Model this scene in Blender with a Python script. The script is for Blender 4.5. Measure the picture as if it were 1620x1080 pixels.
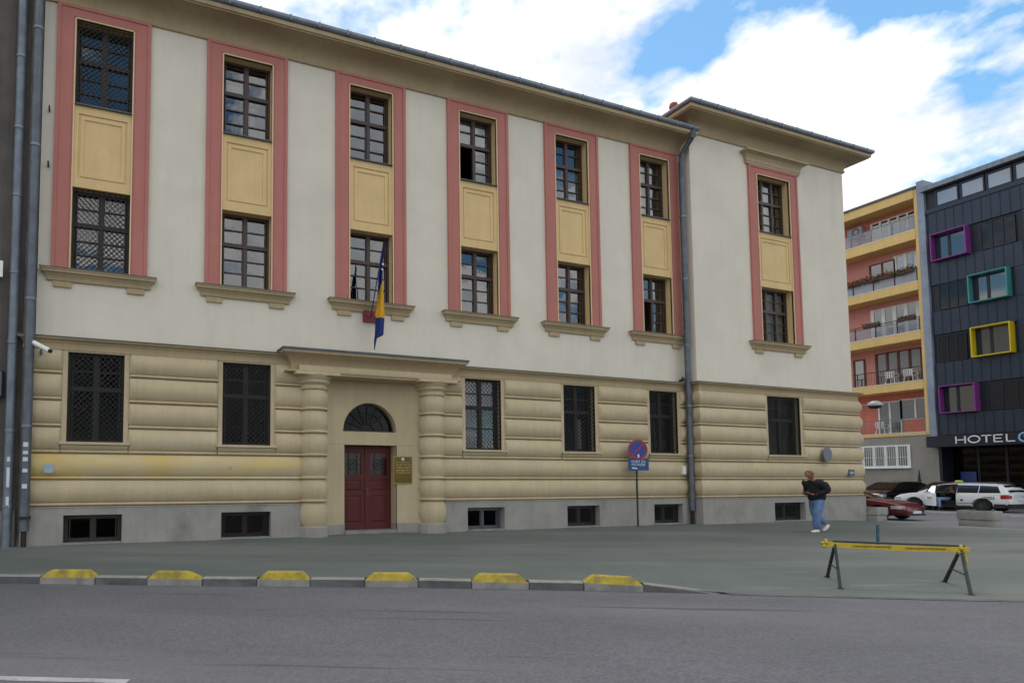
import bpy, math, random
from mathutils import Vector, Matrix
R = math.radians
random.seed(7)
S = bpy.context.scene
for o in list(bpy.data.objects): bpy.data.objects.remove(o)
# ------------------------------------------------------------------ camera
cam = bpy.data.cameras.new('camera'); camo = bpy.data.objects.new('camera', cam); S.collection.objects.link(camo)
camo.location = (0, -15.95, 1.5)
camo.rotation_euler = (R(90 + 3.412), 0, R(-20.893))
cam.sensor_width = 36; cam.lens = 989.37 / 1620 * 36
cam.shift_x = (810 - 550.26) / 1620; cam.shift_y = (699.1 - 540) / 1620
cam.clip_end = 2000; cam.clip_start = .1
S.camera = camo
S.render.resolution_x, S.render.resolution_y = 1024, 682
# ------------------------------------------------------------------ sky
SUN_EL, SUN_AZ = R(60), R(28)          # azimuth from +Y, clockwise
W = bpy.data.worlds.new('World'); S.world = W; W.use_nodes = True
nt = W.node_tree; nt.nodes.clear()
def N(nt, t, **k):
    n = nt.nodes.new(t)
    for a, b in k.items():
        if a.startswith('i_'): n.inputs[a[2:].replace('_', ' ')].default_value = b
        else: setattr(n, a, b)
    return n
out = N(nt, 'ShaderNodeOutputWorld'); bg = N(nt, 'ShaderNodeBackground'); bg.inputs[1].default_value = .15
sky = N(nt, 'ShaderNodeTexSky', sky_type='NISHITA', sun_disc=False, sun_elevation=SUN_EL, sun_rotation=SUN_AZ, altitude=500, air_density=1.1, dust_density=.3, ozone_density=.7)
tc = N(nt, 'ShaderNodeTexCoord'); sep = N(nt, 'ShaderNodeSeparateXYZ'); nt.links.new(tc.outputs['Generated'], sep.inputs[0])
zz = N(nt, 'ShaderNodeMath', operation='MAXIMUM'); nt.links.new(sep.outputs[2], zz.inputs[0]); zz.inputs[1].default_value = 0.0
za = N(nt, 'ShaderNodeMath', operation='ADD'); nt.links.new(zz.outputs[0], za.inputs[0]); za.inputs[1].default_value = .32
dv = N(nt, 'ShaderNodeVectorMath', operation='SCALE'); nt.links.new(tc.outputs['Generated'], dv.inputs[0])
iv = N(nt, 'ShaderNodeMath', operation='DIVIDE'); iv.inputs[0].default_value = 1; nt.links.new(za.outputs[0], iv.inputs[1]); nt.links.new(iv.outputs[0], dv.inputs['Scale'])
ad = N(nt, 'ShaderNodeVectorMath', operation='ADD'); nt.links.new(dv.outputs[0], ad.inputs[0]); ad.inputs[1].default_value = (6.266, 5.928, -2.055)
n1 = N(nt, 'ShaderNodeTexNoise', i_Scale=2.6, i_Detail=9.0, i_Roughness=.52, i_Distortion=.1); nt.links.new(ad.outputs[0], n1.inputs['Vector'])
rp = N(nt, 'ShaderNodeValToRGB'); rp.color_ramp.elements[0].position = .418; rp.color_ramp.elements[1].position = .476
nt.links.new(n1.outputs[0], rp.inputs[0])
n2 = N(nt, 'ShaderNodeTexNoise', i_Scale=3.4, i_Detail=6.0, i_Roughness=.55); nt.links.new(ad.outputs[0], n2.inputs['Vector'])
rc = N(nt, 'ShaderNodeValToRGB'); rc.color_ramp.elements[0].position = .34; rc.color_ramp.elements[0].color = (4.5, 4.9, 5.5, 1); rc.color_ramp.elements[1].position = .58; rc.color_ramp.elements[1].color = (7.9, 7.7, 7.35, 1)
nt.links.new(n2.outputs[0], rc.inputs[0])
mx = N(nt, 'ShaderNodeMixRGB'); nt.links.new(rp.outputs[0], mx.inputs[0]); hs = N(nt, 'ShaderNodeHueSaturation', i_Saturation=1.2, i_Hue=.487, i_Value=.95); nt.links.new(sky.outputs[0], hs.inputs['Color']); nt.links.new(hs.outputs[0], mx.inputs[1]); nt.links.new(rc.outputs[0], mx.inputs[2])
nt.links.new(mx.outputs[0], bg.inputs[0]); nt.links.new(bg.outputs[0], out.inputs[0])
# ------------------------------------------------------------------ sun
sl = bpy.data.lights.new('sun', 'SUN'); sl.energy = 1.0; sl.angle = R(25); sl.color = (1, .96, .9)
so = bpy.data.objects.new('sun', sl); S.collection.objects.link(so)
d = Vector((math.sin(SUN_AZ) * math.cos(SUN_EL), math.cos(SUN_AZ) * math.cos(SUN_EL), math.sin(SUN_EL)))
so.rotation_euler = (-d).to_track_quat('-Z', 'Y').to_euler(); so.location = d * 60
S.view_settings.view_transform = 'Standard'; S.view_settings.look = 'None'; S.view_settings.exposure = .28; S.view_settings.gamma = 1
S.view_settings.use_curve_mapping = False
# ------------------------------------------------------------------ materials
M = {}
def mat(name, col, rough=.8, metal=0, var=.12, scale=1.5, bump=0, bscale=60, fine=0, stain=None, streak=0, coat=0, spec=.5, coord='world', bdist=.01, rot=0, fine2=0):
    m = bpy.data.materials.new(name); m.use_nodes = True; t = m.node_tree; b = t.nodes['Principled BSDF']
    b.inputs['Roughness'].default_value = rough; b.inputs['Metallic'].default_value = metal
    b.inputs['Coat Weight'].default_value = coat; b.inputs['Coat Roughness'].default_value = .06
    b.inputs['Specular IOR Level'].default_value = spec
    L = t.links.new
    if coord == 'world': g = N(t, 'ShaderNodeNewGeometry').outputs['Position']
    else: g = N(t, 'ShaderNodeTexCoord').outputs['Object']
    base = N(t, 'ShaderNodeRGB'); base.outputs[0].default_value = (*col, 1); cur = base.outputs[0]
    if var:
        n = N(t, 'ShaderNodeTexNoise', i_Scale=scale, i_Detail=6.0, i_Roughness=.6); L(g, n.inputs['Vector'])
        r = N(t, 'ShaderNodeMapRange'); L(n.outputs[0], r.inputs[0]); r.inputs[1].default_value = .3; r.inputs[2].default_value = .7
        r.inputs[3].default_value = 1 - var; r.inputs[4].default_value = 1 + var
        mm = N(t, 'ShaderNodeVectorMath', operation='SCALE'); L(cur, mm.inputs[0]); L(r.outputs[0], mm.inputs['Scale']); cur = mm.outputs[0]
    if streak:
        mp = N(t, 'ShaderNodeMapping'); mp.inputs['Scale'].default_value = (5, 5, .22); L(g, mp.inputs[0])
        n = N(t, 'ShaderNodeTexNoise', i_Scale=1.6, i_Detail=5.0, i_Roughness=.65); L(mp.outputs[0], n.inputs['Vector'])
        r = N(t, 'ShaderNodeMapRange'); L(n.outputs[0], r.inputs[0]); r.inputs[1].default_value = .42; r.inputs[2].default_value = .75
        r.inputs[3].default_value = 1; r.inputs[4].default_value = 1 - streak
        mm = N(t, 'ShaderNodeVectorMath', operation='SCALE'); L(cur, mm.inputs[0]); L(r.outputs[0], mm.inputs['Scale']); cur = mm.outputs[0]
    if fine:
        n = N(t, 'ShaderNodeTexNoise', i_Scale=bscale, i_Detail=3.0, i_Roughness=.7); L(g, n.inputs['Vector'])
        r = N(t, 'ShaderNodeMapRange'); L(n.outputs[0], r.inputs[0]); r.inputs[1].default_value = .25; r.inputs[2].default_value = .75
        r.inputs[3].default_value = 1 - fine; r.inputs[4].default_value = 1 + fine
        mm = N(t, 'ShaderNodeVectorMath', operation='SCALE'); L(cur, mm.inputs[0]); L(r.outputs[0], mm.inputs['Scale']); cur = mm.outputs[0]
    if fine2:
        n = N(t, 'ShaderNodeTexNoise', i_Scale=28, i_Detail=4.0, i_Roughness=.75); L(g, n.inputs['Vector'])
        r = N(t, 'ShaderNodeMapRange'); L(n.outputs[0], r.inputs[0]); r.inputs[1].default_value = .28; r.inputs[2].default_value = .72
        r.inputs[3].default_value = 1 - fine2; r.inputs[4].default_value = 1 + fine2
        mm = N(t, 'ShaderNodeVectorMath', operation='SCALE'); L(cur, mm.inputs[0]); L(r.outputs[0], mm.inputs['Scale']); cur = mm.outputs[0]
    if stain:
        for (scol, ssc, lo, hi, amt, stretch) in stain:
            mp = N(t, 'ShaderNodeMapping', vector_type='TEXTURE'); mp.inputs['Scale'].default_value = tuple(1 / q for q in stretch); mp.inputs['Rotation'].default_value = (0, 0, rot); L(g, mp.inputs[0])
            n = N(t, 'ShaderNodeTexNoise', i_Scale=ssc, i_Detail=7.0, i_Roughness=.62); L(mp.outputs[0], n.inputs['Vector'])
            r = N(t, 'ShaderNodeMapRange'); L(n.outputs[0], r.inputs[0]); r.inputs[1].default_value = lo; r.inputs[2].default_value = hi; r.inputs[3].default_value = 0; r.inputs[4].default_value = amt
            x = N(t, 'ShaderNodeMixRGB'); L(r.outputs[0], x.inputs[0]); L(cur, x.inputs[1]); x.inputs[2].default_value = (*scol, 1); cur = x.outputs[0]
    L(cur, b.inputs['Base Color'])
    if bump:
        n = N(t, 'ShaderNodeTexNoise', i_Scale=bscale, i_Detail=4.0, i_Roughness=.6); L(g, n.inputs['Vector'])
        bp = N(t, 'ShaderNodeBump'); bp.inputs['Strength'].default_value = bump; bp.inputs['Distance'].default_value = bdist; L(n.outputs[0], bp.inputs['Height']); L(bp.outputs[0], b.inputs['Normal'])
    M[name] = m; return m
mat('plaster', (.70, .65, .545), .9, var=.06, scale=.7, bump=.3, bscale=45, streak=.05, fine=.03, stain=[((.42, .41, .37), .5, .56, .8, .35, (1, 1, .6))])
mat('pink', (.47, .18, .15), .85, var=.07, scale=1.2, bump=.2, bscale=50, streak=.08)
mat('cream', (.70, .51, .25), .85, var=.06, scale=1.5, bump=.2, bscale=50, streak=.06)
mat('cream_line', (.72, .56, .34), .85, var=.05)
mat('stucco', (.52, .425, .27), .88, var=.08, scale=1.1, bump=.35, bscale=40, streak=.12, fine=.03, stain=[((.40, .33, .22), 1.1, .5, .8, .45, (1, 1, 1.6)), ((.62, .56, .44), .7, .55, .8, .5, (.6, 1, 1.5))])
mat('stained_stucco', (.55, .45, .265), .88, var=.08, scale=1.1, bump=.35, bscale=40, fine=.03, stain=[((.62, .43, .10), .55, .42, .62, .75, (1, 1, 1.8)), ((.62, .60, .45), 1.2, .5, .75, .6, (.5, 1, 1.5)), ((.5, .25, .1), 2.0, .66, .72, .6, (1, 1, 1))])
mat('cornice', (.43, .335, .20), .88, var=.09, scale=.9, bump=.25, bscale=40, streak=.12)
mat('plinth', (.31, .295, .27), .9, var=.14, scale=1.6, bump=.45, bscale=55, fine=.08, streak=.1, stain=[((.16, .15, .14), .9, .56, .76, .75, (1, 1, .8)), ((.45, .43, .4), 1.3, .6, .8, .5, (1, 1, 1))])
mat('zinc', (.20, .23, .27), .5, .6, var=.2, scale=3, streak=.2)
mat('pipe', (.115, .132, .155), .5, .35, var=.25, scale=4, streak=.25, fine=.1)
mat('pipe_light', (.165, .195, .235), .5, .3, var=.25, scale=4, streak=.25, fine=.1)
mat('flashing', (.10, .11, .12), .55, .5, var=.2)
mat('dark_wood', (.022, .016, .013), .5, var=.25, scale=8)
mat('wood', (.055, .032, .026), .5, var=.25, scale=8)
mat('grille_grey', (.018, .017, .016), .6, .2, var=.2)
mat('iron', (.022, .02, .019), .6, .3, var=.2)
mat('interior', (.05, .046, .042), .95, var=.2)
mat('curtain', (.75, .74, .70), .95, var=.05)
mat('roof_tile', (.30, .10, .06), .8, var=.25, scale=5)
mat('old_render', (.105, .095, .085), .95, var=.25, scale=1.2, bump=.5, bscale=30, fine=.12, streak=.3)
mat('old_stone', (.19, .175, .155), .95, var=.35, scale=2.5, bump=.5, bscale=30, fine=.12, streak=.3)
mat('door_red', (.085, .008, .006), .6, var=.18, scale=3)
mat('door_pane', (.02, .008, .008), .25, var=.3, scale=6)
mat('brass', (.13, .085, .018), .38, .6, var=.2, scale=4)
mat('gold_text', (.34, .26, .09), .45, .4, var=0)
mat('white', (.78, .78, .77), .5, var=.06, scale=5)
mat('asphalt', (.105, .106, .118), .9, var=.10, scale=.45, bump=.6, bscale=110, fine=.4, fine2=.38, bdist=.008, rot=R(-25.5),
    stain=[((.07, .07, .078), .55, .55, .72, .6, (.28, 1.6, 1)), ((.18, .177, .18), .35, .5, .75, .55, (.3, 1.2, 1)), ((.05, .05, .055), 1.5, .635, .68, .8, (.10, 3.2, 1)), ((.045, .045, .048), 5.0, .705, .73, .8, (.45, 1.2, 1))])
mat('pavement', (.102, .120, .110), .92, var=.10, scale=.6, bump=.5, bscale=90, fine=.25, fine2=.22, bdist=.008, rot=R(-20),
    stain=[((.19, .192, .182), .30, .47, .70, .8, (.25, 1.1, 1)), ((.07, .085, .075), .5, .55, .75, .65, (.35, 1.6, 1)), ((.20, .20, .19), 1.6, .58, .7, .5, (.25, 1.8, 1)), ((.05, .055, .05), 3.0, .69, .73, .7, (.3, 1.5, 1))])
mat('pale_kerb', (.40, .395, .38), .9, var=.15, scale=3, fine=.1)
mat('number_teal', (.07, .12, .14), .5, var=.2, scale=20)
mat('concrete', (.27, .265, .25), .92, var=.2, scale=3, bump=.5, bscale=60, fine=.12, streak=.15, stain=[((.11, .11, .105), 2.2, .52, .75, .75, (1, 1, 1))])
mat('kerbstone', (.10, .102, .104), .92, var=.28, scale=3, bump=.5, bscale=50, fine=.15, stain=[((.22, .22, .21), 2.5, .55, .75, .6, (.5, .5, 2))])
mat('yellow_paint', (.42, .315, .03), .75, var=.2, scale=6, bump=.4, bscale=50, fine=.12, stain=[((.13, .10, .035), 4.5, .47, .68, .85, (1, 1, 1)), ((.30, .29, .26), 9, .60, .66, .85, (1, 1, 1))])
mat('road_white', (.34, .34, .34), .85, var=.15, scale=4, fine=.15, stain=[((.15, .15, .16), 5, .55, .7, .8, (1, 1, 1))])
mat('dark_steel', (.035, .04, .045), .6, .3, var=.3, scale=10)
mat('barrier_yellow', (.5, .37, .02), .55, var=.12, scale=5, stain=[((.25, .15, .03), 7, .58, .7, .6, (1, 1, 1))])
mat('teal_paint', (.02, .085, .13), .5, var=.3, scale=10)
mat('sign_blue', (.015, .04, .26), .35, var=.1); mat('sign_red', (.33, .015, .03), .4, var=.1)
mat('blue_plate', (.012, .05, .20), .4, var=.1); mat('soft_white', (.6, .63, .68), .6, var=.1)
mat('sign_grey', (.16, .18, .22), .5, .2, var=.1)
mat('flag_blue', (.008, .030, .17), .8, var=.15, coord='obj'); mat('flag_yellow', (.66, .36, .01), .8, var=.1, coord='obj')
mat('bracket_red', (.20, .03, .035), .6, var=.15)
mat('salmon', (.62, .20, .15), .88, var=.08, streak=.1); mat('salmon_pale', (.62, .27, .235), .88, var=.08, streak=.1)
mat('apt_yellow', (.72, .50, .20), .85, var=.06, streak=.1); mat('apt_grey', (.30, .28, .25), .9, var=.1, streak=.15, bump=.3)
mat('maroon_rail', (.06, .018, .022), .5, .2, var=.2); mat('frost', (.30, .31, .34), .35, var=.12)
mat('pilaster_blue', (.26, .30, .38), .8, var=.15, streak=.15)
mat('zinc_panel', (.030, .043, .066), .42, .45, var=.12, scale=.8, streak=.12)
mat('zinc_panel_dark', (.022, .027, .04), .42, .4, var=.12, scale=.8)
mat('hotel_dark', (.012, .016, .028), .45, .2, var=.1)
mat('box_purple', (.20, .035, .22), .5, var=.06); mat('box_teal', (.05, .26, .27), .5, var=.06); mat('box_yellow', (.62, .47, .01), .5, var=.06)
mat('lamp_blue', (.22, .42, .62), .5, var=.05); mat('lamp_pink', (.5, .10, .27), .5, var=.05)
mat('car_white', (.74, .76, .78), .3, var=.03, coat=.8); mat('car_red', (.10, .004, .008), .3, .25, var=.05, coat=.6); mat('car_dark', (.018, .010, .012), .3, .3, var=.05, coat=1.)
mat('tyre', (.014, .014, .015), .85, var=.1, coord='obj'); mat('rim', (.09, .095, .10), .4, .7, var=.1, coord='obj'); mat('black_plastic', (.016, .016, .018), .6, var=.1)
mat('tail_red', (.38, .01, .015), .2, var=.05, coat=1.); mat('headlight', (.55, .56, .58), .12, .5, var=.03, coat=1.); mat('taxi_sign', (.50, .50, .06), .4, var=.05)
mat('ink', (.02, .025, .03), .6, var=0)
mat('skin', (.34, .15, .095), .6, var=.08, scale=12, coord='obj'); mat('hair', (.15, .068, .045), .7, var=.2, coord='obj')
mat('sweater', (.008, .008, .012), .9, var=.3, scale=8, bump=.5, bscale=18, coord='obj', bdist=.04); mat('jeans', (.11, .19, .36), .85, var=.28, scale=9, bump=.7, bscale=14, coord='obj', bdist=.05)
mat('jeans_pale', (.20, .30, .46), .85, var=.2, scale=9, coord='obj'); mat('shoe', (.72, .72, .72), .6, var=.06, coord='obj')
mat('leaf', (.05, .09, .025), .7, var=.4, scale=12); mat('petal', (.42, .08, .06), .7, var=.4, scale=9); mat('planter_box', (.10, .05, .04), .8, var=.2)
mat('sticker', (.33, .42, .48), .6, var=.15, scale=20)
def glass(name, ior=2.0, tint=(.55, .58, .6), wav=.05, ws=2.2):
    m = bpy.data.materials.new(name); m.use_nodes = True; t = m.node_tree; t.nodes.clear(); L = t.links.new
    o = N(t, 'ShaderNodeOutputMaterial'); x = N(t, 'ShaderNodeMixShader'); tr = N(t, 'ShaderNodeBsdfTransparent'); gl = N(t, 'ShaderNodeBsdfGlossy'); fr = N(t, 'ShaderNodeFresnel')
    tr.inputs[0].default_value = (*tint, 1); gl.inputs['Roughness'].default_value = .015; gl.inputs[0].default_value = (.95, .97, 1, 1); fr.inputs[0].default_value = ior
    g = N(t, 'ShaderNodeNewGeometry'); n = N(t, 'ShaderNodeTexNoise', i_Scale=ws, i_Detail=2.0); L(g.outputs['Position'], n.inputs['Vector'])
    b = N(t, 'ShaderNodeBump'); b.inputs['Strength'].default_value = wav; b.inputs['Distance'].default_value = .06; L(n.outputs[0], b.inputs['Height']); L(b.outputs[0], gl.inputs['Normal'])
    L(fr.outputs[0], x.inputs[0]); L(tr.outputs[0], x.inputs[1]); L(gl.outputs[0], x.inputs[2]); L(x.outputs[0], o.inputs[0]); M[name] = m
glass('glass', 2.35, (.6, .62, .63), .04); glass('old_glass', 1.2, (.5, .5, .48)); glass('car_glass', 1.75, (.18, .2, .2), .02); glass('rail_glass', 1.7, (.62, .64, .68), .03); glass('blue_glass', 2.3, (.3, .35, .42), .04); glass('dark_glass', 1.3, (.10, .10, .11), .03)
# ------------------------------------------------------------------ mesh helpers
COL = S.collection
def org(p):
    v = Vector((0, 0, 0))
    while p is not None: v += p.location; p = p.parent
    return v
class MB:
    def __init__(s): s.v = []; s.f = []; s.mi = []; s.m = 0
    def add(s, vs, fs):
        k = len(s.v); s.v += [tuple(a) for a in vs]; s.f += [tuple(i + k for i in f) for f in fs]; s.mi += [s.m] * len(fs); return s
    def box(s, x0, x1, y0, y1, z0, z1):
        return s.add([(x0, y0, z0), (x1, y0, z0), (x1, y1, z0), (x0, y1, z0), (x0, y0, z1), (x1, y0, z1), (x1, y1, z1), (x0, y1, z1)],
                     [(0, 3, 2, 1), (4, 5, 6, 7), (0, 1, 5, 4), (1, 2, 6, 5), (2, 3, 7, 6), (3, 0, 4, 7)])
    def bar(s, a, b, r, n=6, r2=None, up=None):
        a = Vector(a); b = Vector(b); r2 = r if r2 is None else r2; dd = (b - a).normalized()
        u = dd.cross(Vector(up) if up else (Vector((0, 0, 1)) if abs(dd.z) < .9 else Vector((1, 0, 0)))).normalized(); w = dd.cross(u)
        vs = []
        for p, rr in ((a, r), (b, r2)):
            for i in range(n):
                t = 2 * math.pi * (i + .5) / n; vs.append(p + u * math.cos(t) * rr + w * math.sin(t) * rr)
        return s.add(vs, [tuple((i, (i + 1) % n, n + (i + 1) % n, n + i)) for i in range(n)] + [tuple(range(n))[::-1], tuple(range(n, 2 * n))])
    def tube(s, pts, r, n=8):
        for a, b in zip(pts, pts[1:]): s.bar(a, b, r, n)
        return s
    def lathe(s, cx, cy, prof, n=32, a0=0, a1=2 * math.pi):
        k = len(prof); full = abs(a1 - a0 - 2 * math.pi) < 1e-6; m = n if full else n + 1; vs = []
        for i in range(m):
            t = a0 + (a1 - a0) * i / n
            for (r, z) in prof: vs.append((cx + r * math.cos(t), cy + r * math.sin(t), z))
        fs = []
        for i in range(n):
            j = (i + 1) % m
            for q in range(k - 1): fs.append((i * k + q, j * k + q, j * k + q + 1, i * k + q + 1))
        return s.add(vs, fs)
    def disc(s, c, nrm, r, n=24, thick=.02, ry=None):
        c = Vector(c); nn = Vector(nrm).normalized(); u = nn.cross(Vector((0, 0, 1))).normalized(); w = u.cross(nn); ry = ry or r
        vs = [c + u * math.cos(2 * math.pi * i / n) * r + w * math.sin(2 * math.pi * i / n) * ry for i in range(n)]
        vs += [v - nn * thick for v in vs]
        return s.add(vs, [tuple(range(n)), tuple(range(n, 2 * n))[::-1]] + [(i, n + i, n + (i + 1) % n, (i + 1) % n) for i in range(n)])
    def ring(s, c, nrm, r0, r1, n=28, thick=.01):
        c = Vector(c); nn = Vector(nrm).normalized(); u = nn.cross(Vector((0, 0, 1))).normalized(); w = u.cross(nn); vs = []
        for rr, o in ((r0, 0), (r1, 0), (r1, thick), (r0, thick)):
            vs += [c + (u * math.cos(2 * math.pi * i / n) + w * math.sin(2 * math.pi * i / n)) * rr - nn * o for i in range(n)]
        fs = []
        for q in range(4):
            p = (q + 1) % 4
            fs += [(q * n + i, p * n + i, p * n + (i + 1) % n, q * n + (i + 1) % n) for i in range(n)]
        return s.add(vs, fs)
    def sweep(s, path, prof, cap=True):
        """profile (d,z) swept along a plan path, d to the right of travel, mitred"""
        P = [Vector((a, b)) for a, b in path]; n = len(P); k = len(prof); vs = []
        for i in range(n):
            ds = []
            if i > 0: ds.append((P[i] - P[i - 1]).normalized())
            if i < n - 1: ds.append((P[i + 1] - P[i]).normalized())
            rr = [Vector((q.y, -q.x)) for q in ds]
            if len(rr) == 2: m = (rr[0] + rr[1]); m = m / max(.2, (1 + rr[0].dot(rr[1])))
            else: m = rr[0]
            for (dd, z) in prof: vs.append((P[i].x + m.x * dd, P[i].y + m.y * dd, z))
        fs = [(i * k + q, (i + 1) * k + q, (i + 1) * k + q + 1, i * k + q + 1) for i in range(n - 1) for q in range(k - 1)]
        if cap: fs += [tuple(range(k)), tuple(range((n - 1) * k, n * k))[::-1]]
        return s.add(vs, fs)
    def grid(s, rows):
        n = len(rows[0]); k = len(rows)
        return s.add([p for r in rows for p in r], [(i * n + j, i * n + j + 1, (i + 1) * n + j + 1, (i + 1) * n + j) for i in range(k - 1) for j in range(n - 1)])
    def mesh(s, name, mats, off=(0, 0, 0), smooth=None):
        me = bpy.data.meshes.new(name); o = Vector(off)
        me.from_pydata([tuple(Vector(v) - o) for v in s.v], [], s.f)
        for m in (mats if isinstance(mats, (list, tuple)) else [mats]): me.materials.append(M[m])
        if s.m or any(s.mi): me.polygons.foreach_set('material_index', s.mi)
        me.update()
        if smooth is not None:
            for p in me.polygons: p.use_smooth = True
            try: me.set_sharp_from_angle(angle=R(smooth))
            except Exception: pass
        return me
    def build(s, name, mats, parent=None, loc=None, smooth=None, local=False):
        """world-space vertices; origin at loc (default: parent origin). local=True: vertices are already relative to the parent"""
        base = org(parent)
        l = Vector(loc) if loc is not None else base
        if local: me = s.mesh(name, mats, (0, 0, 0), smooth); l = base
        else: me = s.mesh(name, mats, l, smooth)
        o = bpy.data.objects.new(name, me); COL.objects.link(o)
        if parent is not None: o.parent = parent
        o.location = l - base
        return o
def inst(me, parent, loc_local, name=None, rot=None):
    o = bpy.data.objects.new(name or me.name, me); COL.objects.link(o); o.parent = parent; o.location = loc_local
    if rot: o.rotation_euler = rot
    return o
def tag(o, label=None, cat=None, group=None, kind=None):
    for k, v in (('label', label), ('category', cat), ('group', group), ('kind', kind)):
        if v: o[k] = v
    return o
def thing(name, loc, label, cat, group=None, rz=0):
    o = bpy.data.objects.new(name, None); COL.objects.link(o); o.location = loc; o.rotation_euler.z = rz; o.empty_display_size = .2
    return tag(o, label, cat, group)
def copy_tree(o, parent=None):
    c = o.copy(); COL.objects.link(c); c.parent = parent
    for ch in o.children: copy_tree(ch, c)
    return c
def text(name, s, size, m, parent, loc, rot, depth=.004, sx=1.0):
    cu = bpy.data.curves.new(name, 'FONT'); cu.body = s; cu.size = size; cu.extrude = depth; cu.align_x = 'CENTER'; cu.align_y = 'CENTER'; cu.resolution_u = 2
    t = bpy.data.objects.new(name, cu); COL.objects.link(t); bpy.context.view_layer.update()
    me = bpy.data.meshes.new_from_object(t.evaluated_get(bpy.context.evaluated_depsgraph_get())); bpy.data.objects.remove(t); bpy.data.curves.remove(cu)
    for v in me.vertices: v.co.x *= sx
    me.materials.clear(); me.materials.append(M[m]); me.name = name
    o = bpy.data.objects.new(name, me); COL.objects.link(o); o.parent = parent; o.location = Vector(loc) - org(parent); o.rotation_euler = rot
    return o
def holes_wall(mb, x0, x1, z0, z1, holes, Y, depth):
    """vertical wall in plane y=Y facing -Y with rectangular openings (x0,x1,z0,z1) and reveals going back by depth"""
    xs = sorted({x0, x1, *[h[0] for h in holes], *[h[1] for h in holes]}); zs = sorted({z0, z1, *[h[2] for h in holes], *[h[3] for h in holes]})
    for a, b in zip(xs, xs[1:]):
        for c, e in zip(zs, zs[1:]):
            mx_, mz_ = (a + b) / 2, (c + e) / 2
            if any(h[0] < mx_ < h[1] and h[2] < mz_ < h[3] for h in holes): continue
            mb.add([(a, Y, c), (b, Y, c), (b, Y, e), (a, Y, e)], [(0, 1, 2, 3)])
    return mb
def reveal(mb, x0, x1, z0, z1, Y0, Y1):
    return mb.add([(x0, Y0, z0), (x1, Y0, z0), (x1, Y0, z1), (x0, Y0, z1), (x0, Y1, z0), (x1, Y1, z0), (x1, Y1, z1), (x0, Y1, z1)],
                  [(0, 4, 5, 1), (1, 5, 6, 2), (2, 6, 7, 3), (3, 7, 4, 0)])
# ================================================================== GROUND
KP = [(-40, -2.2), (-9, -2.2), (-6, -2.75), (-1.56, -4.75), (1.37, -6.12), (4.39, -7.43), (7.26, -8.92), (8.56, -9.66), (10.64, -10.84), (11.48, -11.26), (16, -13.2), (22, -15), (27, -15.6)]
def yedge(x):
    for (a, b), (c, e) in zip(KP, KP[1:]):
        if a <= x <= c: return b + (e - b) * (x - a) / (c - a)
    return KP[-1][1]
def sst(a, b, x):
    t = min(1, max(0, (x - a) / (b - a))); return t * t * (3 - 2 * t)
def hz(x, y):
    """height of the pavement: level at the wall, falling to the carriageway where the kerb is dropped"""
    dist = (y - yedge(x)) * .88
    a = sst(7.0, 8.4, x) * (1 - sst(0, 2.4, dist)) * .112
    b = (1 - sst(0, 2.2, 27 - x)) * .06
    return -max(a, b)
mb = MB(); ROAD = -.12
mb.add([(-600, -600, ROAD), (900, -600, ROAD), (900, 900, ROAD), (-600, 900, ROAD)], [(0, 1, 2, 3)])
tag(mb.build('road', 'asphalt'), kind='structure')
mb = MB(); rows = []
xs = [-40, -25, -15, -9, -6, -4] + [-3 + i * .5 for i in range(61)]
for x in xs:
    ye = yedge(x) + (.13 if x < 7.4 else 0.0); r = []
    for j in range(29):
        t = j / 28; t = 1 - (1 - t) ** 1.4
        y = ye + (1.2 - ye) * t; r.append((x, y, hz(x, y) if x < 27 or y < 0 else -.06))
    rows.append(r)
mb.grid([list(c) for c in zip(*rows)])
tag(mb.build('pavement', 'pavement', smooth=60), kind='structure')
# pale edge strip of the plaza at the dropped kerb, and pavement in front of the hotel with its kerb
mb = MB(); r0 = []; r1 = []
for i in range(60):
    x = 8.2 + i * (26.9 - 8.2) / 59; r0.append((x, yedge(x) - .10, ROAD + .006)); r1.append((x, yedge(x) + .02, hz(x, yedge(x) + .02) + .006))
mb.grid([r0, r1]); tag(mb.build('gutter_strip', 'kerbstone'), kind='structure')
mb = MB().box(36.55, 47, -40, 60, ROAD, -.05); tag(mb.build('hotel_pavement', 'asphalt'), kind='structure')
mb = MB()
kr = tag(mb.box(36.25, 36.33, -40, 60, ROAD, -.03).build('street_kerb', 'pale_kerb'), kind='structure')
ks = MB().box(-.1, .11, 0, .985, ROAD, -.02).mesh('kerb_stone', 'pale_kerb')
for i in range(-12, 18): inst(ks, kr, (36.44, i, 0), 'kerb_stone')
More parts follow.
